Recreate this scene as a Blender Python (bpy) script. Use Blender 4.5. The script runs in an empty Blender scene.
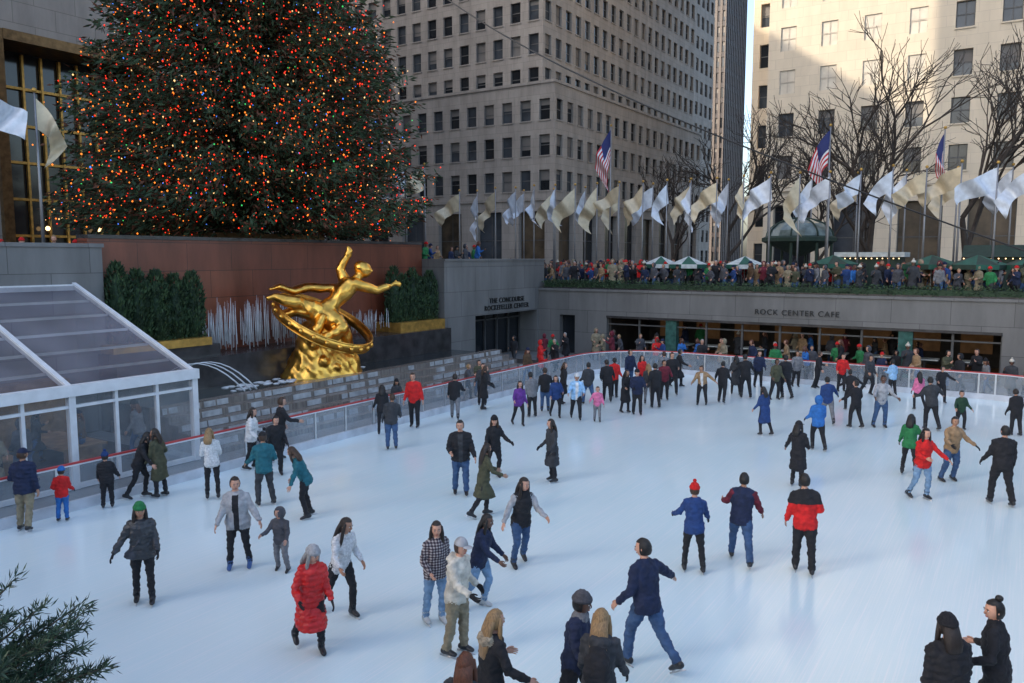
import bpy, math, random
import numpy as np
from mathutils import Vector, Matrix, noise
from mathutils.bvhtree import BVHTree
random.seed(7); np.random.seed(7)
R=math.radians
sc=bpy.context.scene
root=sc.collection
# ------------------------------------------------------------------ materials
MATS={}
def M(name,col,rough=.7,metal=0,ns=4,na=.22,bump=0,bs=20,em=None,es=0,alpha=1,coat=0,stretch=None,spec=.5,sss=0):
    m=bpy.data.materials.new(name); m.use_nodes=True; nt=m.node_tree; b=nt.nodes['Principled BSDF']
    tc=nt.nodes.new('ShaderNodeTexCoord'); mp=nt.nodes.new('ShaderNodeMapping'); nt.links.new(tc.outputs['Object'],mp.inputs[0])
    if stretch: mp.inputs['Scale'].default_value=stretch
    if na>0:
        n=nt.nodes.new('ShaderNodeTexNoise'); n.inputs['Scale'].default_value=ns; n.inputs['Detail'].default_value=3
        nt.links.new(mp.outputs[0],n.inputs[0])
        r=nt.nodes.new('ShaderNodeMapRange'); r.inputs[1].default_value=.3; r.inputs[2].default_value=.7
        r.inputs[3].default_value=1-na; r.inputs[4].default_value=1+na; nt.links.new(n.outputs[0],r.inputs[0])
        v=nt.nodes.new('ShaderNodeVectorMath'); v.operation='SCALE'; v.inputs[0].default_value=col
        nt.links.new(r.outputs[0],v.inputs['Scale']); nt.links.new(v.outputs[0],b.inputs['Base Color'])
    else: b.inputs['Base Color'].default_value=(*col,1)
    b.inputs['Roughness'].default_value=rough; b.inputs['Metallic'].default_value=metal
    b.inputs['Alpha'].default_value=alpha; b.inputs['Coat Weight'].default_value=coat
    b.inputs['Specular IOR Level'].default_value=spec
    if bump:
        n2=nt.nodes.new('ShaderNodeTexNoise'); n2.inputs['Scale'].default_value=bs; n2.inputs['Detail'].default_value=3
        nt.links.new(mp.outputs[0],n2.inputs[0]); bp=nt.nodes.new('ShaderNodeBump'); bp.inputs['Strength'].default_value=bump
        bp.inputs['Distance'].default_value=.02
        nt.links.new(n2.outputs[0],bp.inputs['Height']); nt.links.new(bp.outputs[0],b.inputs['Normal'])
    if em:
        b.inputs['Emission Color'].default_value=(*em,1); b.inputs['Emission Strength'].default_value=es
        try: m.cycles.emission_sampling='NONE'
        except Exception: pass
    MATS[name]=m; return m
def M_stone(name,c1,c2,cm,bw=1.4,bh=.7,mort=.012,rough=.8,stain=.25,horizontal=False):
    m=bpy.data.materials.new(name); m.use_nodes=True; nt=m.node_tree; b=nt.nodes['Principled BSDF']
    tc=nt.nodes.new('ShaderNodeTexCoord'); s=nt.nodes.new('ShaderNodeSeparateXYZ'); nt.links.new(tc.outputs['Object'],s.inputs[0])
    c=nt.nodes.new('ShaderNodeCombineXYZ')
    if horizontal:
        nt.links.new(s.outputs[0],c.inputs[0]); nt.links.new(s.outputs[1],c.inputs[1])
    else:
        a=nt.nodes.new('ShaderNodeMath'); a.operation='ADD'; nt.links.new(s.outputs[0],a.inputs[0]); nt.links.new(s.outputs[1],a.inputs[1])
        nt.links.new(a.outputs[0],c.inputs[0]); nt.links.new(s.outputs[2],c.inputs[1])
    k=nt.nodes.new('ShaderNodeTexBrick'); nt.links.new(c.outputs[0],k.inputs[0])
    k.inputs['Color1'].default_value=(*c1,1); k.inputs['Color2'].default_value=(*c2,1); k.inputs['Mortar'].default_value=(*cm,1)
    k.inputs['Scale'].default_value=1; k.inputs['Brick Width'].default_value=bw; k.inputs['Row Height'].default_value=bh
    k.inputs['Mortar Size'].default_value=mort; k.inputs['Mortar Smooth'].default_value=.2
    n=nt.nodes.new('ShaderNodeTexNoise'); n.inputs['Scale'].default_value=.35; n.inputs['Detail'].default_value=6; n.inputs['Roughness'].default_value=.65
    mp=nt.nodes.new('ShaderNodeMapping'); mp.inputs['Scale'].default_value=(2.5,2.5,.6); nt.links.new(tc.outputs['Object'],mp.inputs[0]); nt.links.new(mp.outputs[0],n.inputs[0])
    r=nt.nodes.new('ShaderNodeMapRange'); r.inputs[1].default_value=.3; r.inputs[2].default_value=.7; r.inputs[3].default_value=1-stain; r.inputs[4].default_value=1+stain*.5
    nt.links.new(n.outputs[0],r.inputs[0])
    v=nt.nodes.new('ShaderNodeVectorMath'); v.operation='SCALE'; nt.links.new(k.outputs[0],v.inputs[0]); nt.links.new(r.outputs[0],v.inputs['Scale'])
    nt.links.new(v.outputs[0],b.inputs['Base Color']); b.inputs['Roughness'].default_value=rough
    MATS[name]=m; return m
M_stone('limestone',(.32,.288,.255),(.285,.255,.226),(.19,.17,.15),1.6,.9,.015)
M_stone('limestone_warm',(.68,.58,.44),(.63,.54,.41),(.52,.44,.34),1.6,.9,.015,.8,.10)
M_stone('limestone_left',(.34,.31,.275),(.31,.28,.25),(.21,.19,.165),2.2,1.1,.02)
M_stone('grey_granite',(.19,.187,.182),(.16,.157,.153),(.085,.083,.08),2.4,1.25,.014,.55,.3)
M_stone('red_granite',(.22,.065,.035),(.18,.052,.03),(.06,.022,.016),1.9,1.0,.012,.35,.4)
M_stone('paving',(.20,.195,.19),(.17,.165,.16),(.1,.1,.1),1.2,1.2,.01,.8,.25,True)
M('asphalt',(.05,.05,.052),.9)
M('g_dark',(.015,.018,.022),.1,na=.3,ns=.3)
M('g_mid',(.05,.058,.068),.12,na=.4,ns=.5)
M('g_blind',(.15,.14,.13),.6,ns=.5)
M('g_glare',(.60,.54,.44),.4,ns=.7,na=.15); M('frame_glare',(.48,.42,.34),.5)  # pale pane and frame colours imitate sun glare washing out the windows
M('g_warm',(.07,.05,.03),.4,na=.6,ns=.8)
M('win_frame',(.08,.08,.08),.5)
M('dark_tower',(.09,.075,.07),.6); M('dark_tower_strip',(.045,.04,.045),.3)
M('steel',(.55,.56,.58),.35,.9,na=.1); M('pole',(.25,.25,.26),.4,.7,na=.1); M('white_paint',(.70,.71,.73),.45,na=.08)
M('rail_red',(.50,.05,.05),.45,na=.1); M('kick_white',(.58,.60,.64),.4,na=.2,ns=2)
M('plexi',(.50,.57,.63),.08,alpha=.32,na=.15)
M('bronze',(.16,.10,.045),.4,.7,na=.35); M('gold_paint',(.50,.29,.07),.4,.6,na=.3)
M('gold',(.86,.46,.09),.28,1,ns=3,na=.28,bump=.4,bs=14)
M('dark_stone',(.045,.042,.043),.25,ns=2,na=.4,bump=.2,bs=8)
M('wet_step',(.20,.175,.155),.16,ns=3,na=.35,stretch=(1,5,.5),bump=.5,bs=16)
M('pool_water',(.03,.04,.045),.06,na=.3,bump=.5,bs=6)
M('spray',(.66,.68,.70),.5,na=.2); M('foam',(.36,.37,.38),.4,na=.3)
M('spruce_a',(.022,.050,.020),.75,na=.4,ns=1.2); M('spruce_b',(.045,.075,.03),.75,na=.4,ns=1.2); M('spruce_c',(.10,.035,.015),.8,na=.4)
M('hedge_a',(.018,.045,.018),.7,na=.4,ns=3); M('hedge_b',(.045,.085,.032),.7,na=.4,ns=3)
M('needle_a',(.015,.04,.022),.6,na=.4,ns=6); M('needle_b',(.035,.07,.038),.6,na=.4,ns=6)
M('bark',(.07,.05,.035),.9,na=.4,bump=.5); M('bare_bark',(.06,.045,.035),.9,na=.3)
for nm,c,s in (('l_red',(1,.035,.012),1.8),('l_orange',(1,.22,.02),1.8),('l_blue',(.08,.25,1),1.4),('l_green',(.06,.7,.15),1.0),('l_white',(1,.58,.22),1.7)):
    M(nm,c,.5,em=c,es=s,na=0)
M('lamp_warm',(1,.7,.35),.5,em=(1,.62,.28),es=4,na=0)
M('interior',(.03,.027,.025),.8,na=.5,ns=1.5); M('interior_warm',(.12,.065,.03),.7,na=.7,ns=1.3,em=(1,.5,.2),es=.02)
M('green_glass',(.05,.13,.11),.12,na=.3); M('dome_glass',(.16,.20,.19),.12,na=.4,ns=2)
M('flag_silver',(.62,.66,.72),.4,.15,na=.12); M('flag_champ',(.60,.50,.34),.42,.15,na=.12)
M('flag_red',(.50,.03,.04),.7,na=.1); M('flag_white',(.72,.72,.72),.7,na=.1); M('flag_blue',(.02,.03,.14),.7,na=.1)
M('canvas_green',(.015,.09,.06),.7); M('canvas_white',(.5,.53,.51),.7); M('canvas_dark',(.018,.04,.028),.7)
M('tent_vinyl',(.26,.25,.30),.12,alpha=.45,na=.4,ns=.5,bump=.5,bs=1.2); M('tent_wall',(.45,.50,.55),.08,alpha=.2,na=.2)
M('wood',(.24,.14,.07),.6,na=.3); M('rubber',(.05,.05,.055),.8); M('letters',(.012,.012,.012),.5)
M('cable',(.02,.02,.02),.6)
def ice():
    m=bpy.data.materials.new('ice_surface'); m.use_nodes=True; nt=m.node_tree; b=nt.nodes['Principled BSDF']; L=nt.links
    tc=nt.nodes.new('ShaderNodeTexCoord')
    def nz(scale,map_=(1,1,1),rot=0,det=4):
        mp=nt.nodes.new('ShaderNodeMapping'); mp.inputs['Scale'].default_value=map_; mp.inputs['Rotation'].default_value=(0,0,rot)
        n=nt.nodes.new('ShaderNodeTexNoise'); n.inputs['Scale'].default_value=scale; n.inputs['Detail'].default_value=det
        n.inputs['Distortion'].default_value=.4
        L.new(tc.outputs['Object'],mp.inputs[0]); L.new(mp.outputs[0],n.inputs[0]); return n
    n1=nz(.10,det=5); cr=nt.nodes.new('ShaderNodeValToRGB')
    cr.color_ramp.elements[0].position=.3; cr.color_ramp.elements[0].color=(.66,.84,.87,1)
    cr.color_ramp.elements[1].position=.7; cr.color_ramp.elements[1].color=(.78,.88,.89,1)
    L.new(n1.outputs[0],cr.inputs[0])
    prev=cr.outputs[0]
    for (s,mp_,rot) in ((1.2,(30,.35,1),.5),(1.3,(34,.3,1),1.9),(1.1,(30,.35,1),2.7),(1.2,(36,.3,1),1.2)):
        n=nz(s,mp_,rot,2); r=nt.nodes.new('ShaderNodeMapRange'); r.inputs[1].default_value=.57; r.inputs[2].default_value=.72; L.new(n.outputs[0],r.inputs[0])
        sm=nt.nodes.new('ShaderNodeMath'); sm.operation='MULTIPLY'; sm.inputs[1].default_value=.42; L.new(r.outputs[0],sm.inputs[0])
        mx=nt.nodes.new('ShaderNodeMixRGB'); L.new(sm.outputs[0],mx.inputs[0]); L.new(prev,mx.inputs[1]); mx.inputs[2].default_value=(.91,.93,.94,1)
        prev=mx.outputs[0]
    L.new(prev,b.inputs['Base Color']); b.inputs['Specular IOR Level'].default_value=.75
    n3=nz(.5,det=5); rr=nt.nodes.new('ShaderNodeMapRange'); rr.inputs[1].default_value=.3; rr.inputs[2].default_value=.7; rr.inputs[3].default_value=.08; rr.inputs[4].default_value=.24
    L.new(n3.outputs[0],rr.inputs[0]); L.new(rr.outputs[0],b.inputs['Roughness'])
    n4=nz(22,det=3); bp=nt.nodes.new('ShaderNodeBump'); bp.inputs['Strength'].default_value=.1; bp.inputs['Distance'].default_value=.01
    L.new(n4.outputs[0],bp.inputs['Height']); L.new(bp.outputs[0],b.inputs['Normal'])
    MATS['ice_surface']=m
ice()
COL=dict(black=(.012,.012,.015),charcoal=(.035,.037,.042),navy=(.010,.018,.052),dkblue=(.014,.045,.16),teal=(.015,.12,.15),blue=(.025,.14,.42),
 red=(.55,.012,.012),white=(.62,.62,.62),cream=(.55,.51,.43),grey=(.17,.17,.18),ltgrey=(.34,.34,.35),olive=(.065,.065,.035),green=(.02,.17,.055),
 tan=(.30,.19,.10),khaki=(.24,.20,.13),brown=(.08,.045,.022),denim=(.04,.085,.18),ltdenim=(.17,.28,.42),purple=(.12,.03,.22),pink=(.65,.16,.30),
 skyblue=(.28,.48,.70),dkgreen=(.015,.05,.025),burgundy=(.13,.012,.025),orange=(.6,.18,.04),dkgrey=(.065,.065,.075))
SK={'skin1':(.54,.29,.20),'skin2':(.40,.21,.13),'skin3':(.14,.07,.045)}
HR={'h_black':(.010,.008,.007),'h_brown':(.05,.025,.013),'h_dkbrown':(.02,.012,.008),'h_blonde':(.28,.17,.075),'h_grey':(.28,.27,.26),'h_auburn':(.11,.035,.015)}
def getmat(k):
    if k in MATS: return MATS[k]
    if k in SK: return M(k,SK[k],.5,na=.1)
    if k in HR: return M(k,HR[k],.45,na=.35,ns=25,stretch=(3,3,.5),bump=.5,bs=60)
    if k=='lips': return M(k,(.35,.10,.08),.5,na=0)
    if k=='eyewhite': return M(k,(.6,.58,.56),.3,na=0)
    if k=='eyedark': return M(k,(.02,.015,.012),.2,na=0)
    if k=='blade': return M(k,(.6,.6,.62),.3,1,na=0)
    if k=='boot_white': return M(k,(.5,.5,.48),.45,na=.12,ns=12)
    if k=='boot_black': return M(k,(.018,.018,.02),.4,na=.2,ns=12)
    if k=='boot_blue': return M(k,(.04,.10,.26),.4,na=.2,ns=12)
    if k=='fur': return M(k,(.34,.28,.2),.9,na=.4,ns=30,bump=1,bs=50)
    if k=='plaid':
        m=bpy.data.materials.new(k); m.use_nodes=True; nt=m.node_tree; b=nt.nodes['Principled BSDF']; L=nt.links
        tc=nt.nodes.new('ShaderNodeTexCoord'); prev=None
        for i,(rot,sc_) in enumerate((((0,0,0),7.5),((0,R(90),0),7.5))):
            mp=nt.nodes.new('ShaderNodeMapping'); mp.inputs['Rotation'].default_value=rot; L.new(tc.outputs['Object'],mp.inputs[0])
            wv=nt.nodes.new('ShaderNodeTexWave'); wv.inputs['Scale'].default_value=sc_; L.new(mp.outputs[0],wv.inputs[0])
            if prev is None: prev=wv.outputs[1]
            else:
                a=nt.nodes.new('ShaderNodeMath'); a.operation='ADD'; L.new(prev,a.inputs[0]); L.new(wv.outputs[1],a.inputs[1]); prev=a.outputs[0]
        cr=nt.nodes.new('ShaderNodeValToRGB'); cr.color_ramp.interpolation='CONSTANT'; e=cr.color_ramp.elements
        h2=nt.nodes.new('ShaderNodeMath'); h2.operation='MULTIPLY'; h2.inputs[1].default_value=.5; L.new(prev,h2.inputs[0]); L.new(h2.outputs[0],cr.inputs[0])
        e[0].color=(.36,.33,.32,1); e[1].position=.33; e[1].color=(.13,.10,.11,1); z=e.new(.62); z.color=(.03,.025,.035,1)
        L.new(cr.outputs[0],b.inputs['Base Color']); b.inputs['Roughness'].default_value=.9; MATS[k]=m; return m
    base,_,kind=k.partition('|')
    col=COL[base]
    if kind=='puf': return M(k,col,.42,na=.2,ns=9,bump=.35,bs=26)
    if kind=='knit': return M(k,col,.95,na=.25,ns=30,bump=.7,bs=70)
    return M(k,col,.85,na=.30,ns=9,bump=.5,bs=22)
# ------------------------------------------------------------------ geometry accumulator
class G:
    def __init__(s): s.v=[]; s.f=[]; s.m=[]
    def add(s,V,F,mat):
        o=len(s.v); s.v.extend([tuple(map(float,p)) for p in V])
        for f in F: s.f.append(tuple(i+o for i in f)); s.m.append(mat)
    def quad(s,a,b,c,d,mat): s.add([a,b,c,d],[(0,1,2,3)],mat)
    def box(s,x0,x1,y0,y1,z0,z1,mat):
        V=[(x,y,z) for z in (z0,z1) for (x,y) in ((x0,y0),(x1,y0),(x1,y1),(x0,y1))]
        s.add(V,[(3,2,1,0),(4,5,6,7),(0,1,5,4),(1,2,6,5),(2,3,7,6),(3,0,4,7)],mat)
    def obox(s,p0,p1,w,z0,z1,mat):
        p0=Vector(p0[:2]);p1=Vector(p1[:2]); d=(p1-p0).normalized(); n=Vector((-d.y,d.x))*w/2
        q=[p0-n,p1-n,p1+n,p0+n]
        V=[(a.x,a.y,z) for z in (z0,z1) for a in q]
        s.add(V,[(3,2,1,0),(4,5,6,7),(0,1,5,4),(1,2,6,5),(2,3,7,6),(3,0,4,7)],mat)
    def fbox(s,c,X,Y,Z,mat):
        c=Vector(c);V=[c+X*a+Y*b+Z*d for d in (-1,1) for (a,b) in ((-1,-1),(1,-1),(1,1),(-1,1))]
        s.add(V,[(3,2,1,0),(4,5,6,7),(0,1,5,4),(1,2,6,5),(2,3,7,6),(3,0,4,7)],mat)
    def loft(s,C,rx,ry,X,Y,mat,seg=12,cap=True,sq=1.0):
        V=[];n=len(C)
        XX=X if isinstance(X,list) else [X]*n; YY=Y if isinstance(Y,list) else [Y]*n
        for i in range(n):
            for k in range(seg):
                a=2*math.pi*k/seg; ca,sa=math.cos(a),math.sin(a)
                if sq!=1: ca=math.copysign(abs(ca)**sq,ca); sa=math.copysign(abs(sa)**sq,sa)
                V.append(Vector(C[i])+XX[i]*rx[i]*ca+YY[i]*ry[i]*sa)
        F=[]
        for i in range(n-1):
            for k in range(seg):
                a=i*seg+k;b=i*seg+(k+1)%seg; F.append((a,b,b+seg,a+seg))
        if cap:
            V.append(Vector(C[0])+(Vector(C[0])-Vector(C[1])).normalized()*min(rx[0],ry[0])*.45); V.append(Vector(C[-1])+(Vector(C[-1])-Vector(C[-2])).normalized()*min(rx[-1],ry[-1])*.45)
            c0=n*seg;c1=c0+1
            for k in range(seg):
                F.append((c0,(k+1)%seg,k)); F.append((c1,(n-1)*seg+k,(n-1)*seg+(k+1)%seg))
        s.add(V,F,mat)
    def limb(s,P,r,mat,seg=10,flat=1.0,ref=None,cap=True):
        P=[Vector(p) for p in P]; n=len(P); XX=[];YY=[]
        ref=Vector(ref) if ref is not None else Vector((1,0,0))
        for i in range(n):
            t=(P[min(i+1,n-1)]-P[max(i-1,0)])
            t=t.normalized() if t.length>1e-9 else Vector((0,0,1))
            rr=ref if abs(t.dot(ref))<.93 else Vector((0,1,0)) if abs(ref.y)<.8 else Vector((0,0,1))
            x=(rr-t*t.dot(rr)).normalized(); y=t.cross(x); XX.append(x);YY.append(y)
        s.loft(P,list(r),[q*flat for q in r],XX,YY,mat,seg,cap)
    def ell(s,c,r,mat,nu=12,nv=8,rot=None,keep=None,fn=None):
        c=Vector(c);V=[];D=[]
        for j in range(nv+1):
            th=math.pi*j/nv
            for i in range(nu):
                a=2*math.pi*i/nu; d=Vector((math.sin(th)*math.cos(a),math.sin(th)*math.sin(a),math.cos(th))); D.append(d)
                p=Vector((d.x*r[0],d.y*r[1],d.z*r[2]))
                if fn: p=fn(d,p)
                if rot: p=rot@p
                V.append(c+p)
        F=[]
        for j in range(nv):
            for i in range(nu):
                a=j*nu+i;b=j*nu+(i+1)%nu; f=(a,a+nu,b+nu,b)
                if keep and not keep((D[f[0]]+D[f[1]]+D[f[2]]+D[f[3]])/4): continue
                if j==0: f=(a,a+nu,b+nu)
                if j==nv-1: f=(a,a+nu,b)
                F.append(f)
        s.add(V,F,mat)
    def xf(s,mt,start=0):
        for i in range(start,len(s.v)): s.v[i]=tuple(mt@Vector(s.v[i]))
    def mesh(s,name,smooth=False):
        me=bpy.data.meshes.new(name); me.from_pydata(s.v,[],s.f)
        names=list(dict.fromkeys(s.m)); ix={k:i for i,k in enumerate(names)}
        for k in names: me.materials.append(getmat(k))
        me.polygons.foreach_set('material_index',[ix[k] for k in s.m])
        if smooth: me.polygons.foreach_set('use_smooth',[True]*len(s.f))
        me.update(); return me
    def obj(s,name,smooth=False,parent=None):
        return mkobj(name,s.mesh(name,smooth),parent)
def mkobj(name,data,parent=None):
    o=bpy.data.objects.new(name,data); root.objects.link(o)
    if parent: o.parent=parent
    return o
def empty(name,loc=(0,0,0)):
    o=bpy.data.objects.new(name,None); o.location=loc; root.objects.link(o); return o
def fast_mesh(name,V,F,midx,mats,smooth=False):
    me=bpy.data.meshes.new(name); nF,k=F.shape
    me.vertices.add(len(V)); me.vertices.foreach_set('co',np.ascontiguousarray(V,dtype=np.float32).ravel())
    me.loops.add(nF*k); me.loops.foreach_set('vertex_index',F.astype(np.int32).ravel())
    me.polygons.add(nF); me.polygons.foreach_set('loop_start',np.arange(0,nF*k,k,dtype=np.int32)); 
    try: me.polygons.foreach_set('loop_total',np.full(nF,k,dtype=np.int32))
    except Exception: pass
    for m in mats: me.materials.append(getmat(m))
    me.polygons.foreach_set('material_index',midx.astype(np.int32))
    if smooth: me.polygons.foreach_set('use_smooth',np.ones(nF,dtype=bool))
    me.update(calc_edges=True); me.validate(); return me
def leafmesh(name,C,U,W,midx,mats):
    n=len(C); V=np.empty((n,4,3)); V[:,0]=C-W*.5; V[:,1]=C+U*.55-W; V[:,2]=C+U*1.1+W*.1; V[:,3]=C+U*.5+W
    return fast_mesh(name,V.reshape(-1,3),np.arange(n*4).reshape(n,4),midx,mats)
def runit(n):
    v=np.random.normal(size=(n,3)); return v/np.linalg.norm(v,axis=1,keepdims=True)
# ------------------------------------------------------------------ buildings
GZ=3.6
def facade(g,o,du,nr,W,z0,z1,nb,nf,ww,wh,sill,dep,wall,glass,frame='win_frame',mull=1,sillm=None,span=None,blinds='g_blind'):
    cw=W/nb; fh=(z1-z0)/nf
    def P(u,d,z): return (o[0]+du[0]*u-nr[0]*d,o[1]+du[1]*u-nr[1]*d,z)
    prev=0
    for i in range(nb):
        uc=(i+.5)*cw; ul,ur=uc-ww/2,uc+ww/2
        g.quad(P(prev,0,z0),P(ul,0,z0),P(ul,0,z1),P(prev,0,z1),wall); prev=ur
        zp=z0
        for j in range(nf):
            zb=z0+j*fh+sill; zt=zb+wh
            sp=span if (span and j>0) else wall
            sd=.12 if (span and j>0) else 0
            g.quad(P(ul,sd,zp),P(ur,sd,zp),P(ur,sd,zb),P(ul,sd,zb),sp); zp=zt
            gm=random.choice(glass)
            g.quad(P(ul,dep,zb),P(ur,dep,zb),P(ur,dep,zt),P(ul,dep,zt),gm)
            if random.random()<.4 and gm!='g_warm' and ww<2:
                bz=zt-(zt-zb)*random.uniform(.2,.7); g.quad(P(ul,dep-.02,bz),P(ur,dep-.02,bz),P(ur,dep-.02,zt),P(ul,dep-.02,zt),blinds)
            g.quad(P(ul,0,zb),P(ul,dep,zb),P(ul,dep,zt),P(ul,0,zt),wall); g.quad(P(ur,dep,zb),P(ur,0,zb),P(ur,0,zt),P(ur,dep,zt),wall)
            g.quad(P(ul,0,zt),P(ur,0,zt),P(ur,dep,zt),P(ul,dep,zt),wall); g.quad(P(ul,0,zb),P(ur,0,zb),P(ur,dep,zb),P(ul,dep,zb),wall)
            if mull:
                zm=(zb+zt)/2; g.quad(P(ul,dep-.05,zm-.05),P(ur,dep-.05,zm-.05),P(ur,dep-.05,zm+.05),P(ul,dep-.05,zm+.05),frame)
                for q in (ul,ur-.08)+((uc-.03,) if mull>1 else ()): g.quad(P(q,dep-.045,zb),P(q+.08,dep-.045,zb),P(q+.08,dep-.045,zt),P(q,dep-.045,zt),frame)
            if sillm: 
                a=P(ul-.08,-.09,zb-.14); b=P(ur+.08,.05,zb); g.box(min(a[0],b[0]),max(a[0],b[0]),min(a[1],b[1]),max(a[1],b[1]),a[2],b[2]-.01,sillm)
        g.quad(P(ul,0,zp),P(ur,0,zp),P(ur,0,z1),P(ul,0,z1),wall)
    g.quad(P(prev,0,z0),P(W,0,z0),P(W,0,z1),P(prev,0,z1),wall)
def face(g,side,E0,E1,N0,N1,**k):
    if side=='S': facade(g,(E0,N0),(1,0),(0,-1),E1-E0,**k)
    if side=='E': facade(g,(E1,N0),(0,1),(1,0),N1-N0,**k)
    if side=='N': facade(g,(E1,N1),(-1,0),(0,1),E1-E0,**k)
    if side=='W': facade(g,(E0,N1),(0,-1),(-1,0),N1-N0,**k)
def plain(g,side,E0,E1,N0,N1,z0,z1,m):
    a,b={'S':((E0,N0),(E1,N0)),'E':((E1,N0),(E1,N1)),'N':((E1,N1),(E0,N1)),'W':((E0,N1),(E0,N0))}[side]
    g.quad((*a,z0),(*b,z0),(*b,z1),(*a,z1),m)
def roof(g,E0,E1,N0,N1,z,m): g.quad((E0,N0,z),(E1,N0,z),(E1,N1,z),(E0,N1,z),m)
GL=['g_dark','g_dark','g_mid','g_mid','g_dark','g_mid','g_blind']
def cornice(g,E0,E1,N0,N1,z,h,o,m):
    g.box(E0-o,E1+o,N0-o,N0+.3,z,z+h,m); g.box(E1-.3,E1+o,N0+.3,N1,z,z+h,m)
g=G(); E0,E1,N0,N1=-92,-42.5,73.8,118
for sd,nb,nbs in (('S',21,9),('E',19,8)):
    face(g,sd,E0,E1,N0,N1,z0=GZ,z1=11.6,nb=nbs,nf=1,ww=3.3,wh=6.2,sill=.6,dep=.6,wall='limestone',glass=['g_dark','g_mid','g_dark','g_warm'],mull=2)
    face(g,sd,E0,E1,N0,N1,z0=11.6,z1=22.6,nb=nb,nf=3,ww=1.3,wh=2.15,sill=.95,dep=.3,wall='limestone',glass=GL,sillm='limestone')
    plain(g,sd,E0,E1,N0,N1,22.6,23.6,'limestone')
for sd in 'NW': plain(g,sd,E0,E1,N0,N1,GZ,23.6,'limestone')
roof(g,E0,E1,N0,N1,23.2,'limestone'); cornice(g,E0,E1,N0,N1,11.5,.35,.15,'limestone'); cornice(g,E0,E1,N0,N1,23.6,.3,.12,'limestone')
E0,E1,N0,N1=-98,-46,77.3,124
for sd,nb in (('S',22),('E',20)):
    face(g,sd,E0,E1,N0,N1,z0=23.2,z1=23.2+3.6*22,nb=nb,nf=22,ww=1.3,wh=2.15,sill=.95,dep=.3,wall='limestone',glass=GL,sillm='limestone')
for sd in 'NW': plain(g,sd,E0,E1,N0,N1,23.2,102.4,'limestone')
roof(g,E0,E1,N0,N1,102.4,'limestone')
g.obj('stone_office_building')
g=G(); E0,E1,N0,N1=-84,-52,128,150
face(g,'E',E0,E1,N0,N1,z0=GZ,z1=GZ+3.8*24,nb=9,nf=24,ww=1.3,wh=2.2,sill=.9,dep=.25,wall='limestone',glass=GL)
face(g,'S',E0,E1,N0,N1,z0=GZ,z1=GZ+3.8*24,nb=12,nf=24,ww=1.3,wh=2.2,sill=.9,dep=.25,wall='limestone',glass=GL)
plain(g,'N',E0,E1,N0,N1,GZ,94.8,'limestone');plain(g,'W',E0,E1,N0,N1,GZ,94.8,'limestone'); roof(g,E0,E1,N0,N1,94.8,'limestone')
g.obj('stone_apartment_tower')
for (E0,E1,N0,N1,H) in ((-82,-71,214,232,190),(-66,-60,250,275,120)):
    g=G()
    for sd,nb in (('S',8),('E',12)):
        face(g,sd,E0,E1,N0,N1,z0=GZ,z1=H,nb=nb,nf=int(H/4),ww=.75,wh=2.6,sill=.7,dep=.3,wall='dark_tower',glass=['dark_tower_strip','g_dark','g_mid'],mull=0,span='dark_tower_strip')
    for sd in 'NW': plain(g,sd,E0,E1,N0,N1,GZ,H,'dark_tower')
    roof(g,E0,E1,N0,N1,H,'dark_tower'); g.obj('dark_skyscraper')
g=G(); E0,E1,N0,N1=-22.3,44,80,120; WM='limestone_warm'
face(g,'S',E0,E1,N0,N1,z0=GZ,z1=12,nb=12,nf=1,ww=3.6,wh=6.4,sill=.5,dep=.6,wall=WM,glass=['g_dark','g_mid','g_dark','g_warm'],mull=2)
# west end of the south front: sun glare painted as pale panes and frames above the lower floors
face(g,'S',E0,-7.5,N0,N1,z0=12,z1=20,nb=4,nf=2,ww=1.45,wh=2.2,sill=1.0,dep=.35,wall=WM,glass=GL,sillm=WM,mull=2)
face(g,'S',E0,-7.5,N0,N1,z0=20,z1=80,nb=4,nf=15,ww=1.45,wh=2.2,sill=1.0,dep=.12,wall=WM,glass=['g_glare'],blinds='g_glare',frame='frame_glare',mull=2)
face(g,'S',-7.5,E1,N0,N1,z0=12,z1=80,nb=15,nf=17,ww=1.45,wh=2.2,sill=1.0,dep=.35,wall=WM,glass=GL,sillm=WM,mull=2)
for sd in 'NEW': plain(g,sd,E0,E1,N0,N1,GZ,80,WM)
roof(g,E0,E1,N0,N1,80,WM); g.box(E0-.2,E1,N0-.25,N0+.1,11.8,12.2,WM)
face(g,'S',-25.0,-22.3,84,120,z0=GZ,z1=GZ+4*15,nb=1,nf=15,ww=1.3,wh=2.3,sill=1.0,dep=.35,wall=WM,glass=GL)
plain(g,'W',-25.0,-22.3,84,120,GZ,63.6,WM); roof(g,-25.0,-22.3,84,120,63.6,WM)
g.obj('limestone_office_building')
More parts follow.
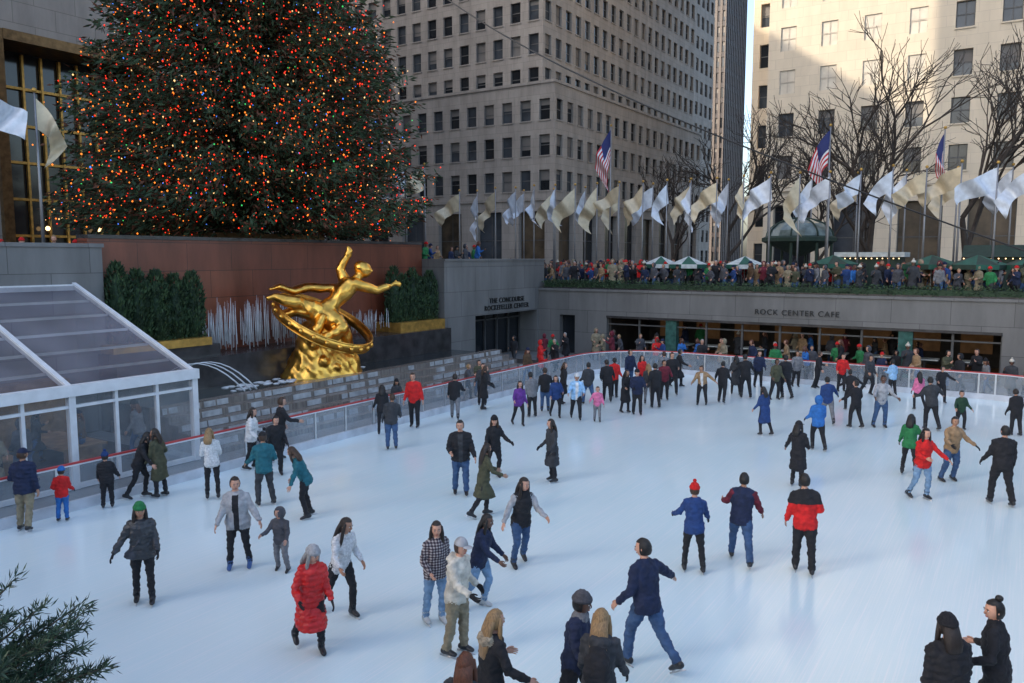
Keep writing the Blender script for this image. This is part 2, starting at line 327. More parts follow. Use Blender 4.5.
# left skyscraper (shades the rink, as in the photo)
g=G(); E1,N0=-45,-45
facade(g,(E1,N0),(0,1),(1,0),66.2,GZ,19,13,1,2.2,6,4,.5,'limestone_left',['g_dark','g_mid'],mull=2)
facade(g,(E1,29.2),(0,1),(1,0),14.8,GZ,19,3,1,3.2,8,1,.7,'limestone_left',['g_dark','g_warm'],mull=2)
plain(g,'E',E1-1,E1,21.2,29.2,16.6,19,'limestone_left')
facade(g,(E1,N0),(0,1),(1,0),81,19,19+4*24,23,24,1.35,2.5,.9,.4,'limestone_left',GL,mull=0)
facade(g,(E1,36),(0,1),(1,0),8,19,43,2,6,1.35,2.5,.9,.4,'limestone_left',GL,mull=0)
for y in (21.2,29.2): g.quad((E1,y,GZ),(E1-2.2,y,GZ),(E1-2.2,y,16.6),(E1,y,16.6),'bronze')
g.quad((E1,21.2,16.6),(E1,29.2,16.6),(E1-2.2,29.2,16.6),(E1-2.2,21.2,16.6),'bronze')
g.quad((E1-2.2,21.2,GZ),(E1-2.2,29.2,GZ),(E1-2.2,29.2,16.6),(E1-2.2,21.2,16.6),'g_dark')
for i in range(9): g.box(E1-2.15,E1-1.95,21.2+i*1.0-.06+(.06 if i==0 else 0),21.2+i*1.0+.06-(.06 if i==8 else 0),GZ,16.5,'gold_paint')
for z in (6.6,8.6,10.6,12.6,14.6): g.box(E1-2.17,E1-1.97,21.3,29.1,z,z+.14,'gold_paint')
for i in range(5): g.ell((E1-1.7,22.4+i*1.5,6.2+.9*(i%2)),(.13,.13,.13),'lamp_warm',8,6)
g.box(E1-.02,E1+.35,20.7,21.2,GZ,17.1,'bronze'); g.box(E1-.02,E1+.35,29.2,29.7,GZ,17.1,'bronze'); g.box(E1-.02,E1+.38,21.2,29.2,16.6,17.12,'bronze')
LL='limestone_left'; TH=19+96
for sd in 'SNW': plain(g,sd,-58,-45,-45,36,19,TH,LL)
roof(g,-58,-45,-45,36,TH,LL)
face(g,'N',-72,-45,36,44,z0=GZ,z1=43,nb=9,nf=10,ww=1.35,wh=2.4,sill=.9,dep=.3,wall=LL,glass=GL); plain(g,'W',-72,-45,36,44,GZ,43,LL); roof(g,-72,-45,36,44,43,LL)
for (a,b,c,d,h) in ((-90,-58.01,-45,35.99,52),(-90,-72.01,35.99,44,52),(-200,-90.01,-45,44,75)):  # unseen wings, heights and gap shaped to block the sun except one patch
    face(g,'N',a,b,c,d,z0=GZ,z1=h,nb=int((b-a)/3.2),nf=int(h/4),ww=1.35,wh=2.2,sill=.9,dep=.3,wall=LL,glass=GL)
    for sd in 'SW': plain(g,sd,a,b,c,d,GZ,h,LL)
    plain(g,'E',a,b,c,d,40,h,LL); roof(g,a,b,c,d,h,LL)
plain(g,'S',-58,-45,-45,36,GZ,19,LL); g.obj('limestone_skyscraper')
# ------------------------------------------------------------------ ground
g=G(); a,b,c,d=-25.4,7,1.2,40.6; X=900
for (x0,x1,y0,y1) in ((-X,a,-X,X),(b,X,-X,X),(a,b,-X,c),(a,b,d,X)): g.quad((x0,y0,GZ),(x1,y0,GZ),(x1,y1,GZ),(x0,y1,GZ),'paving')
g.quad((a,c,-.03),(b,c,-.03),(b,d,-.03),(a,d,-.03),'paving')
g.quad((b,c,-.03),(b,d,-.03),(b,d,GZ),(b,c,GZ),'grey_granite'); g.quad((a,c,-.03),(b,c,-.03),(b,c,GZ),(a,c,GZ),'grey_granite')
g.obj('ground')
g=G(); g.quad((-300,52,GZ+.004),(300,52,GZ+.004),(300,64,GZ+.004),(-300,64,GZ+.004),'asphalt'); g.box(-300,300,51.8,52,GZ,GZ+.12,'grey_granite'); g.box(-300,300,64,64.2,GZ,GZ+.12,'grey_granite')
for i in range(40): g.quad((-120+i*6,57.9,GZ+.008),(-117+i*6,57.9,GZ+.008),(-117+i*6,58.05,GZ+.008),(-120+i*6,58.05,GZ+.008),'white_paint')
g.obj('street')
g=G(); g.box(-44.9,-25.42,-30,39.5,GZ,4.6,'grey_granite'); g.obj('plaza_terrace')
def rr(E0,E1,N0,N1,r,seg=10):
    pts=[]
    for (cx,cy,a0) in ((E1-r,N0+r,-90),(E1-r,N1-r,0),(E0+r,N1-r,90),(E0+r,N0+r,180)):
        for i in range(seg+1):
            t=R(a0+90*i/seg); pts.append((cx+r*math.cos(t),cy+r*math.sin(t)))
    return pts
pts=rr(-17.2,2.2,2.6,35.6,3.6)
g=G(); g.add([(x,y,0) for x,y in pts],[tuple(range(len(pts)))],'ice_surface'); g.obj('ice_rink')
g=G()
per=[]; 
for i in range(len(pts)):
    p,q=Vector(pts[i]),Vector(pts[(i+1)%len(pts)]); L=(q-p).length
    if L<1e-4: continue
    n=max(1,round(L/1.22)); 
    for k in range(n): per.append(p.lerp(q,k/n))
for i in range(len(per)):
    p,q=per[i],per[(i+1)%len(per)]
    g.obox(p,q,.10,0,.22,'kick_white'); g.quad((p.x,p.y,.22),(q.x,q.y,.22),(q.x,q.y,.98),(p.x,p.y,.98),'plexi'); g.obox(p,q,.06,1.02,1.06,'rail_red'); g.obox(p,q,.05,.985,1.017,'white_paint')
    if (q-p).length>.8 or i%2==0: g.box(p.x-.03,p.x+.03,p.y-.03,p.y+.03,.2,.985,'steel')
g.obj('rink_barrier')
g=G(); g.box(-26.0,-25.4,14.2,31,-.03,6.1,'red_granite'); g.box(-26.05,-25.35,14.2,31,6.1,6.22,'dark_stone'); g.obj('red_granite_wall')
g=G(); g.box(-25.4,-24.6,-2,14.2,-.03,5.8,'grey_granite'); g.box(-25.45,-24.55,-2,14.25,5.8,5.92,'grey_granite'); g.obj('granite_side_wall')
g=G()
g.box(-25.4,-24,31,33.6,-.03,5.3,'grey_granite'); g.box(-25.4,-24,39.8,40.6,-.03,5.3,'grey_granite'); g.box(-25.4,-24,33.6,39.8,2.45,5.3,'grey_granite')
g.quad((-25.3,33.6,0),(-25.3,39.8,0),(-25.3,39.8,2.45),(-25.3,33.6,2.45),'g_dark')
for i in range(6): g.box(-25.25,-25.15,33.7+i*1.2,33.78+i*1.2,0,2.4,'win_frame')
g.box(-25.25,-25.15,33.6,39.8,2.0,2.08,'win_frame'); g.box(-25.5,-23.95,31,40.65,5.3,5.4,'grey_granite')
g.obj('concourse_entrance_wall')
def text(name,body,loc,rot,size,parent=None):
    t=bpy.data.curves.new(name,'FONT'); t.body=body; t.size=size; t.extrude=.02; t.align_x='CENTER'; t.space_character=1.15; t.materials.append(getmat('letters'))
    o=mkobj(name,t,parent); o.location=loc; o.rotation_euler=rot; return o
text('concourse_sign','THE CONCOURSE\nROCKEFELLER CENTER',(-23.97,36.6,3.05),(R(90),0,R(90)),.38)
text('cafe_sign','ROCK CENTER CAFE',(-9.4,39.9,2.66),(R(90),0,0),.38)
cafe=empty('rink_cafe')
g=G(); zt=3.58
g.box(-24,-22.6,40,40.6,-.03,zt,'grey_granite'); g.box(-22.6,-21.6,40,40.6,2.2,zt,'grey_granite'); g.box(-21.6,-19.6,40,40.6,-.03,zt,'grey_granite')
g.box(-19.6,-.8,40,40.6,2.2,zt,'grey_granite'); g.box(-.8,7,40,40.6,-.03,zt,'grey_granite'); g.box(-24,7,39.9,40.65,zt,zt+.12,'grey_granite')
g.box(-19.6,-.8,39.93,40.0,2.14,2.26,'dark_stone')
g.quad((-22.6,40.4,0),(-21.6,40.4,0),(-21.6,40.4,2.2),(-22.6,40.4,2.2),'g_dark')
g.obj('wall',parent=cafe)
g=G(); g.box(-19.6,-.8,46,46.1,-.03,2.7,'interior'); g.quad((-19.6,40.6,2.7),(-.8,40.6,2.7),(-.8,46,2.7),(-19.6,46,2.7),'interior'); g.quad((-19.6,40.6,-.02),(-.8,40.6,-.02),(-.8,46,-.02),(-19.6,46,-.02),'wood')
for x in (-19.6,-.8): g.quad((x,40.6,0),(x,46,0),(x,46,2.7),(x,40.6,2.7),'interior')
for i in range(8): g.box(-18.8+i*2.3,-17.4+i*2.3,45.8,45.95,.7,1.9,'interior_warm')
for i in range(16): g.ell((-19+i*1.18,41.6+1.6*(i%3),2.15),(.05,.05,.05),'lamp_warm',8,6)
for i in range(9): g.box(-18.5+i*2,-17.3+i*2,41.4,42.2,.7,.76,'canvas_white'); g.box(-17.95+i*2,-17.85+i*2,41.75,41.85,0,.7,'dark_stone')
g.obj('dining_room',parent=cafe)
g=G()
for i in range(11):
    x=-19.6+i*1.88
    if i in (2,8): g.box(x-.3,x+.3,40.05,40.45,0,2.2,'green_glass')
    else: g.box(x-.05,x+.05,40.2,40.32,0,2.2,'win_frame')
g.box(-19.6,-.8,40.21,40.31,1.75,1.82,'win_frame'); g.box(-19.6,-.8,40.21,40.31,0,.12,'win_frame')
g.obj('windows',parent=cafe)
def leafbox(name,boxes,n,size,mats,parent=None):
    Cs=[]
    tot=sum((b[1]-b[0])*(b[3]-b[2]+b[5]-b[4]) for b in boxes)
    for b in boxes:
        k=int(n*((b[1]-b[0])*(b[3]-b[2]+b[5]-b[4]))/tot)
        c=np.random.rand(k,3); ax=np.random.randint(0,3,k); sd=np.random.rand(k)>.4
        dd=np.random.rand(k)*.25
        c[np.arange(k),ax]=np.where(sd,1-dd*.6,dd*.6)
        Cs.append(np.stack([b[0]+(b[1]-b[0])*c[:,0],b[2]+(b[3]-b[2])*c[:,1],b[4]+(b[5]-b[4])*c[:,2]],1))
    C=np.concatenate(Cs); k=len(C); C+=np.random.normal(size=C.shape)*size*.5
    U=runit(k)*size; U[:,2]=np.abs(U[:,2])*.8; W=np.cross(U,runit(k)); W=W/np.linalg.norm(W,axis=1,keepdims=True)*size*.3
    return mkobj(name,leafmesh(name,C,U,W,np.random.randint(0,len(mats),k),mats),parent)
h=empty('boxwood_hedge'); g=G(); g.box(-23.8,6.9,40.15,40.55,zt+.12,zt+.2,'dark_stone'); g.box(-23.7,6.8,40.22,40.5,zt+.2,zt+.45,'hedge_a'); g.obj('planter',parent=h)
leafbox('leaves',[(-23.8,6.9,40.12,40.6,zt+.18,zt+.55)],9000,.11,['hedge_a','hedge_b'],h)
# ------------------------------------------------------------------ fountain
ft=empty('fountain')
g=G(); Na,Nb=13.9,31
g.box(-25.4,-23.6,Na,Nb,-.03,2.05,'dark_stone')
g.box(-25.4,-24.0,Na,18,2.05,2.45,'dark_stone'); g.box(-25.38,-23.9,14.0,17.6,2.45,2.72,'gold_paint'); g.box(-25.38,-23.9,27.6,30.9,2.05,2.5,'gold_paint')
g.box(-23.6,-21.5,Na,Nb,-.03,.8,'dark_stone')
g.box(-21.5,-21.05,Na-.3,Nb+.6,-.03,1.08,'wet_step')
STP=[(-20.60,.88),(-20.15,.69),(-19.70,.50),(-19.25,.31),(-18.85,.13)]; pe=-21.05
for i,(e,z) in enumerate(STP): g.box(pe,e,Na-.3,Nb+.6,-.03,z,'wet_step'); pe=e
g.box(-25.4,-18.85,Nb+.6,Nb+.65,-.03,.7,'dark_stone')
g.obj('basin',parent=ft)
g=G(); g.box(-23.6,-21.5,Na+.01,Nb-.01,.8,.98,'pool_water'); g.obj('water',parent=ft)
g=G()
for i in range(170):
    big=i<125
    y=17.6+random.random()*5.4 if big else 24.8+random.random()*2.6
    z1=random.gauss(3.6,.25) if big else random.uniform(2.5,3.2); x=-25.15+random.random()*.7; r=random.uniform(.006,.017); zb_=random.uniform(2.0,2.7)
    g.limb([(x,y,zb_),(x,y+.01,(zb_+z1)/2),(x,y+.02,z1)],[r*1.6,r*1.2,r*.4],'spray',4)
    if i%2==0: g.limb([(x+.06,y+.03,z1-.1),(x+.1,y+.04,2.3)],[r*.5,r*1.5],'spray',4)
for k in range(3):
    y0=15.6+k*.25; 
    g.limb([(-23.4+t*1.4,y0+t*1.8,1.8+1.3*t-2.1*t*t) for t in [i/8 for i in range(9)]],[.01+.02*i/8 for i in range(9)],'spray',5)
for i in range(60): 
    g.ell((-23.3+random.random()*.9,17.2+random.random()*7,.985),(random.uniform(.05,.18),random.uniform(.08,.25),.03),'spray',8,4)
ed=[(-21.05,1.08)]+STP[:-1]
for (e,z) in ed:
    y=Na-.2
    while y<Nb+.4:
        w=random.uniform(.15,.9)
        if random.random()<.75: g.quad((e+.008,y,z-.003),(e+.008,y+w,z-.003),(e+.03,y+w,z-.18),(e+.03,y,z-.18),'foam')
        y+=w+random.uniform(.03,.25)
g.obj('water_jets',True,ft)
def arbor(name,cols,n,parent=None):
    e=empty(name); g=G(); C=[];U=[]
    for (x,y,z0,z1,r) in cols:
        g.limb([(x,y,z0),(x,y,(z0+z1)/2),(x,y,z1-.3)],[r*.75,r*.8,r*.3],'hedge_a',8)
        k=n; t=np.random.rand(k)**.9; a=np.random.rand(k)*2*np.pi; rad=r*(1-.8*np.clip((t-.6)/.4,0,1)**2)*(.8+.3*np.random.rand(k))
        C.append(np.stack([x+rad*np.cos(a),y+rad*np.sin(a),z0+(z1-z0)*t],1))
        u=np.stack([np.cos(a)*.4,np.sin(a)*.4,np.full(k,1.)],1)+np.random.normal(size=(k,3))*.25; U.append(u*.13)
    C=np.concatenate(C);U=np.concatenate(U);W=np.cross(U,runit(len(U)));W=W/np.linalg.norm(W,axis=1,keepdims=True)*.03
    g.obj('core',True,e); mkobj('foliage',leafmesh('foliage',C,U,W,np.random.randint(0,2,len(C)),['hedge_a','hedge_b']),e)
arbor('arborvitae_hedge',[(-24.55,14.6+i*.68,2.6,5.0+random.uniform(-.3,.3),.36) for i in range(5)],1500)
arbor('arborvitae_hedge',[(-24.55,27.9+i*.66,2.4,4.7+random.uniform(-.3,.3),.36) for i in range(5)],1200)
def remesh(g,voxel,smooth_it=3,fac=.5):
    me=bpy.data.meshes.new('tmp'); me.from_pydata(g.v,[],g.f); me.update()
    o=bpy.data.objects.new('tmp',me); root.objects.link(o)
    m=o.modifiers.new('r','REMESH'); m.mode='VOXEL'; m.voxel_size=voxel
    s=o.modifiers.new('s','SMOOTH'); s.factor=fac; s.iterations=smooth_it
    dg=bpy.context.evaluated_depsgraph_get(); ev=o.evaluated_get(dg); me2=bpy.data.meshes.new_from_object(ev)
    nv=len(me2.vertices); V=np.empty(nv*3,dtype=np.float32); me2.vertices.foreach_get('co',V); V=V.reshape(-1,3)
    Nn=np.empty(nv*3,dtype=np.float32); me2.vertices.foreach_get('normal',Nn); Nn=Nn.reshape(-1,3)
    nF=len(me2.polygons); F=np.empty(len(me2.loops),dtype=np.int32); me2.loops.foreach_get('vertex_index',F); F=F.reshape(-1,4)
    bvh=BVHTree.FromPolygons([Vector(v) for v in g.v],g.f)
    C=V[F].mean(1); names=list(dict.fromkeys(g.m)); ix={k:i for i,k in enumerate(names)}
    pm=[ix[k] for k in g.m]; fn=bvh.find_nearest
    mi=np.fromiter((pm[fn(Vector(c))[2]] for c in C.tolist()),dtype=np.int32,count=nF)
    bpy.data.objects.remove(o); bpy.data.meshes.remove(me); bpy.data.meshes.remove(me2)
    return V,Nn,F,C,mi,names
# ------------------------------------------------------------------ statue
st=empty('golden_statue'); g=G()
Z=Vector((0,0,1));X1=Vector((1,0,0));Y1=Vector((0,1,0))
g.loft([(0,0,.5),(-.05,0,.9),(0,.0,1.3),(.05,0,1.8),(.05,0,2.3),(.1,0,2.8),(.1,-.1,3.2)],[1.62,1.55,1.38,1.2,1.05,.9,.6],[1.0,.95,.85,.75,.65,.55,.4],X1,Y1,'gold',16,sq=.75)
for i in range(26):
    a=random.random()*6.28; z=random.uniform(.6,2.4); rr_=1.5-(z-.5)*.42; g.ell((rr_*math.cos(a)*.95,rr_*.62*math.sin(a),z),(random.uniform(.15,.35),random.uniform(.15,.3),random.uniform(.1,.3)),'gold',8,6)
g.limb([(-.25,-.25,3.15),(.05,-.25,3.45),(.4,-.22,3.75),(.75,-.2,4.1),(1.05,-.18,4.4),(1.28,-.15,4.55)],[.42,.44,.37,.47,.46,.18],'gold',14,.8,(0,1,0))
g.limb([(1.2,-.15,4.5),(1.48,-.15,4.78)],[.19,.16],'gold')
g.ell((1.63,-.18,4.95),(.26,.24,.30),'gold',14,10); g.ell((1.50,-.1,5.05),(.29,.29,.25),'gold',10,8); g.limb([(1.83,-.3,4.95),(1.9,-.34,4.9)],[.05,.04],'gold',6)
g.limb([(.95,.05,4.45),(.82,.12,4.75),(.76,.14,4.98),(.88,.1,5.24),(1.02,.05,5.48)],[.25,.21,.17,.15,.11],'gold')
g.ell((1.06,.05,5.56),(.17,.15,.15),'gold',8,6); g.limb([(1.05,.05,5.52),(1.12,.05,5.68),(1.04,.05,5.86)],[.14,.16,.05],'gold',8)
g.limb([(1.1,-.4,4.42),(1.55,-.5,4.3),(2.0,-.48,4.15),(2.45,-.42,4.28),(2.75,-.38,4.4)],[.25,.21,.17,.15,.09],'gold')
for k,(dx,dz) in enumerate(((.28,.12),(.3,.04),(.29,-.03),(.24,-.09),(.1,.2))): g.limb([(2.75,-.38,4.4),(2.75+dx*.6,-.38,4.4+dz*.7),(2.75+dx,-.4,4.4+dz-.03)],[.045,.038,.025],'gold',6)
g.limb([(-.15,-.3,3.3),(-.6,-.4,3.55),(-1.0,-.4,3.75),(-1.45,-.35,3.85),(-1.85,-.25,4.0),(-2.1,-.25,3.92)],[.40,.36,.27,.25,.14,.09],'gold')
g.limb([(-.0,-.4,3.25),(.35,-.7,3.0),(.55,-.85,2.8),(.1,-.95,2.5),(-.45,-.95,2.3),(-.7,-.95,2.15)],[.40,.36,.28,.25,.14,.09],'gold')
for (P_,r_) in (([(.7,.1,4.3),(.1,.25,4.25),(-.5,.3,4.3),(-1.1,.2,4.15),(-1.6,.1,4.35),(-1.95,.1,4.25)],[.32,.46,.42,.38,.3,.14]),
    ([(.1,-.2,3.3),(-.5,-.1,3.3),(-1.0,0,3.45),(-1.5,.05,3.3),(-1.8,.1,3.4)],[.55,.6,.52,.40,.2]),
    ([(.3,-.3,3.3),(.55,-.45,2.8),(.75,-.5,2.3),(.95,-.45,1.8)],[.5,.5,.45,.2]),([(-.2,-.4,3.2),(-.5,-.55,2.7),(-.5,-.6,2.1)],[.55,.6,.4])):
    g.limb(P_,r_,'gold',12,.42,(0,1,0))
V,Nn,F,C,mi,names=remesh(g,.045,2)
d=np.array([noise.noise(Vector((v[0]*3,v[1]*3,v[2]*2.2)))*.09+abs(math.sin(v[0]*9+v[2]*6))*.025*(1 if v[2]<3.3 else .6) for v in V.tolist()])
V=V+Nn*(d*np.where(V[:,2]<3.0,1,.4))[:,None]
mkobj('figure_and_mountain',fast_mesh('figure',V,F,mi,['gold'],True),st)
g=G(); A=Vector((math.cos(R(17)),0,-math.sin(R(17)))); B=Vector((.1,-.84,-.40)).normalized(); cc=Vector((-.02,-.1,2.95)); rad=1.78; nA=A.cross(B).normalized()
if nA.z<0: nA=-nA
n=72;V=[]
for i in range(n):
    t=2*math.pi*i/n; rdir=A*math.cos(t)+B*math.sin(t); c0=cc+rdir*rad
    for (a,b) in ((.05,-.18),(.05,.18),(-.05,.18),(-.05,-.18)): V.append(c0+rdir*a+nA*b)
F=[]
for i in range(n):
    for k in range(4): F.append((i*4+k,i*4+(k+1)%4,((i+1)%n)*4+(k+1)%4,((i+1)%n)*4+k))
g.add(V,F,'gold')
for i in range(24):
    t=2*math.pi*i/24; rdir=A*math.cos(t)+B*math.sin(t); g.ell(cc+rdir*(rad+.05),(.1,.1,.11),'gold',8,6)
for off in (-.18,.18):
    P_=[cc+(A*math.cos(t)+B*math.sin(t))*(rad+.03)+nA*off for t in [2*math.pi*i/48 for i in range(49)]]; g.limb(P_,[.035]*49,'gold',6,cap=False)
g.obj('zodiac_ring',True,st)
g=G(); g.loft([(0,0,-.55),(0,0,.52)],[2.0,1.8],[1.15,1.0],X1,Y1,'dark_stone',16,sq=.6); g.obj('plinth',parent=st)
st.location=(-22.6,21.6,.05); st.rotation_euler=(0,0,math.atan2(.866,.5))
# ------------------------------------------------------------------ tent pavilion
tent=empty('glass_tent_pavilion'); Ef,Eb=-18.8,-24.5; ze,zr=2.3,4.55; Nend=13.2; bays=[13.2-3.3*i for i in range(5)]
sl=Vector((Eb-Ef,0,zr-ze)); nrm=Vector((zr-ze,0,Ef-Eb)).normalized()
g=G()
for y in bays:
    g.box(Ef-.08,Ef+.08,y-.08,y+.08,0,ze-.06,'white_paint')
    g.fbox(Vector(((Ef+Eb)/2,y,(ze+zr)/2+.10)),sl/2,Vector((0,.06,0)),nrm*.08,'white_paint')
g.box(Ef-.1,Ef+.14,bays[-1],Nend+.1,ze-.06,ze+.2,'white_paint'); g.box(Eb-.1,Eb+.1,bays[-1],Nend+.1,zr-.06,zr+.12,'white_paint')
for k in (1,2,3,4,5):
    t=k/6; g.box(Ef+(Eb-Ef)*t-.03,Ef+(Eb-Ef)*t+.03,bays[-1],Nend-.08,ze+(zr-ze)*t-.02,ze+(zr-ze)*t+.05,'steel' if k!=3 else 'white_paint')
for y0,y1 in zip(bays[1:],bays[:-1]):
    for q in (1,2): yy=y0+(y1-y0)*q/3; g.box(Ef-.05,Ef+.05,yy-.04,yy+.04,0,ze-.06,'white_paint')
    g.box(Ef-.045,Ef+.045,y0+.08,y1-.08,1.95,2.02,'white_paint'); g.box(Ef-.045,Ef+.045,y0+.08,y1-.08,.0,.12,'white_paint')
g.obj('frame',parent=tent)
g=G()
g.quad((Ef,bays[-1],ze+.12),(Ef,Nend,ze+.12),(Eb,Nend,zr+.12),(Eb,bays[-1],zr+.12),'tent_vinyl')
g.obj('roof_skin',parent=tent)
g=G(); g.quad((Ef,bays[-1],0),(Ef,Nend,0),(Ef,Nend,ze-.06),(Ef,bays[-1],ze-.06),'tent_wall')
g.add([(Ef,Nend,0),(Eb,Nend,0),(Eb,Nend,zr),(Ef,Nend,ze)],[(0,1,2,3)],'tent_wall'); g.obj('glass_walls',parent=tent)
g=G(); g.quad((Ef,bays[-1],-.02),(Ef,Nend,-.02),(Eb,Nend,-.02),(Eb,bays[-1],-.02),'rubber')
for i in range(5): g.box(-23.5,-21,2+i*2.2,3.2+i*2.2,.4,.46,'wood'); g.box(-23.4,-23.3,2.1+i*2.2,3.1+i*2.2,0,.4,'wood'); g.box(-21.2,-21.1,2.1+i*2.2,3.1+i*2.2,0,.4,'wood')
for i in range(4): g.box(-24.45,-23.9,1.2+i*3,3.6+i*3,0,1.9,'wood')
g.obj('floor_and_benches',parent=tent)
# ------------------------------------------------------------------ christmas tree
xt=empty('christmas_tree'); TE,TN=-29.3,23.9
g=G(); g.limb([(TE,TN,4.6),(TE,TN,12),(TE,TN,22),(TE,TN,30)],[.45,.38,.22,.04],'bark',10); g.obj('trunk',True,xt)
def TR(z): 
    t=np.clip((z-5.6)/25.5,0,1); return 8.3*(1-t**1.4)**.95*np.clip(.66+(z-5.6)*.13,.66,1)
nb=2000; zb=6.9+23.5*np.random.rand(nb)**1.15; az=np.random.rand(nb)*2*np.pi
Rb=TR(zb)*(.66+.38*np.random.rand(nb)**.9)*(1+.09*np.sin(az*5+zb))
C=[];U=[];LC=[]
for i in range(nb):
    k=int(12+Rb[i]*15); t=np.random.rand(k)**.6; r=Rb[i]*t; dro=-.10*r-.05*r*np.sin(t*3)+ .55*t**3
    dz=np.random.normal(size=k)*.14; lat=np.random.normal(size=k)*(.08+.22*t)
    ca,sa=math.cos(az[i]),math.sin(az[i])
    C.append(np.stack([TE+ca*r-sa*lat,TN+sa*r+ca*lat,zb[i]+dro+dz],1))
    u=np.stack([np.full(k,ca),np.full(k,sa),np.full(k,-.30)],1)+np.random.normal(size=(k,3))*.5; u/=np.linalg.norm(u,axis=1,keepdims=True); U.append(u*(.20+.18*np.random.rand(k,1)))
    kl=int(2+Rb[i]*.78); tl=.4+.62*np.random.rand(kl)**.7; rl=Rb[i]*tl
    LC.append(np.stack([TE+ca*rl+np.random.normal(size=kl)*.2,TN+sa*rl+np.random.normal(size=kl)*.2,zb[i]-.10*rl+.5*tl**3+np.random.normal(size=kl)*.2],1))
C=np.concatenate(C);U=np.concatenate(U);W=np.cross(U,runit(len(U)));W=W/np.linalg.norm(W,axis=1,keepdims=True)*.045
mkobj('foliage',leafmesh('foliage',C,U,W,np.random.choice(3,len(C),p=[.50,.28,.22]),['spruce_a','spruce_b','spruce_c']),xt)
g=G()
for i in range(0,nb,3):
    ca,sa=math.cos(az[i]),math.sin(az[i]); r=Rb[i]*.85; g.limb([(TE,TN,zb[i]),(TE+ca*r*.5,TN+sa*r*.5,zb[i]-.05*r),(TE+ca*r,TN+sa*r,zb[i]-.1*r)],[.05,.035,.012],'bark',4)
g.obj('limbs',True,xt)
LC=np.concatenate(LC); n=len(LC); s_=.035
off=np.array([(1,0,0),(-1,0,0),(0,1,0),(0,-1,0),(0,0,1),(0,0,-1)])*s_
V=(LC[:,None,:]+off[None]*np.random.uniform(.6,1.3,(n,1,1))).reshape(-1,3); tf=np.array([(0,2,4),(2,1,4),(1,3,4),(3,0,4),(2,0,5),(1,2,5),(3,1,5),(0,3,5)])
F=(np.arange(n)[:,None,None]*6+tf[None]).reshape(-1,3)
mi=np.repeat(np.random.choice(5,n,p=[.50,.35,.05,.03,.07]),8)
mkobj('string_lights',fast_mesh('string_lights',V,F,mi,['l_red','l_orange','l_blue','l_green','l_white']),xt)
g=G(); 
for i,(a,z) in enumerate(((0,5.7),(.35,6.15),(.7,6.5))): g.box(-31.5+a,-27.2-a,20.3+a,27.6-a,4.6 if i==0 else z-.4,z,'bronze')
g.obj('tree_stand')
# ------------------------------------------------------------------ flags
def flag(g,top,ang,L=2.3,H=1.5,droop=.5,mat='flag_silver',us=False,ph=0):
    nx,nz=14,13 if us else 8; d=Vector((math.cos(ang),math.sin(ang),0)); nn=Vector((-d.y,d.x,0)); V=[]; cv=random.uniform(.3,.7)
    for j in range(nz+1):
        v=j/nz
        for i in range(nx+1):
            u=i/nx; dr=droop*(1+.35*v)*(1+.35*(u-.5))
            p=Vector(top)+d*(L*u*math.cos(dr)+v*.12*math.sin(u*5+ph))+Vector((0,0,-L*u*math.sin(dr)-v*H*(1-cv*u)+.12*math.sin(u*6+ph)*u))+nn*((.24*math.sin(u*8+ph+v*2.2)+.12*math.sin(u*17+v*5+ph))*min(1,u*2.2))
            V.append(p)
    o=len(g.v); g.v.extend([tuple(p) for p in V])
    for j in range(nz):
        for i in range(nx):
            a=o+j*(nx+1)+i; g.f.append((a,a+1,a+nx+2,a+nx+1))
            g.m.append(('flag_blue' if (i<6 and j<7) else ('flag_red' if j%2==0 else 'flag_white')) if us else mat)
def flagpole(x,y,z0,zt_,ang,mat,us=False,L=2.3,H=1.5,droop=.5):
    e=empty('flagpole'); g=G(); g.limb([(x,y,z0),(x,y,(z0+zt_)/2),(x,y,zt_)],[.06,.05,.03],'pole',8); g.ell((x,y,zt_+.08),(.08,.08,.08),'gold_paint',8,6); g.obj('pole',True,e)
    g=G(); flag(g,(x,y,zt_-.15),ang,L,H,droop,mat,us,random.random()*6); g.obj('flag',True,e)
for i in range(25):
    x=-33+i*1.5; base=math.pi+.25
    flagpole(x,44.4+random.uniform(-.1,.1),GZ,9.9+random.uniform(-.1,.1),(base+random.uniform(-.7,.7)),'flag_silver' if random.random()<.55 else 'flag_champ',L=random.uniform(1.8,2.5),H=random.uniform(1.0,1.4),droop=random.uniform(.35,1.2))
for i in range(14):
    flagpole(-31+i*2.5,49.5,GZ,10.2,math.pi+random.uniform(-.5,.6),'flag_champ' if i%2 else 'flag_silver',L=2.2,H=1.3,droop=random.uniform(.5,1.1))
flagpole(-22.2,45.6,GZ,13.5,math.pi+.3,None,True,L=2.6,H=1.9,droop=1.0)
flagpole(-9.3,45.6,GZ,12.4,math.pi+.3,None,True,L=2.5,H=1.9,droop=.95)
flagpole(-3.9,45.6,GZ,11.8,math.pi+.2,None,True,L=2.3,H=1.5,droop=1.25)
flagpole(-26.9,13.6,4.6,10.7,1.0,'flag_champ',L=1.7,H=1.0,droop=.9); flagpole(-27.2,11.8,4.6,10.9,1.0,'flag_silver',L=1.8,H=.9,droop=.45); flagpole(-26.8,31.5,4.6,10,-1.9,'flag_silver',L=1.7,H=1.1); flagpole(-27.2,33.5,4.6,10.3,-2.3,'flag_champ',L=1.9,H=1.1)
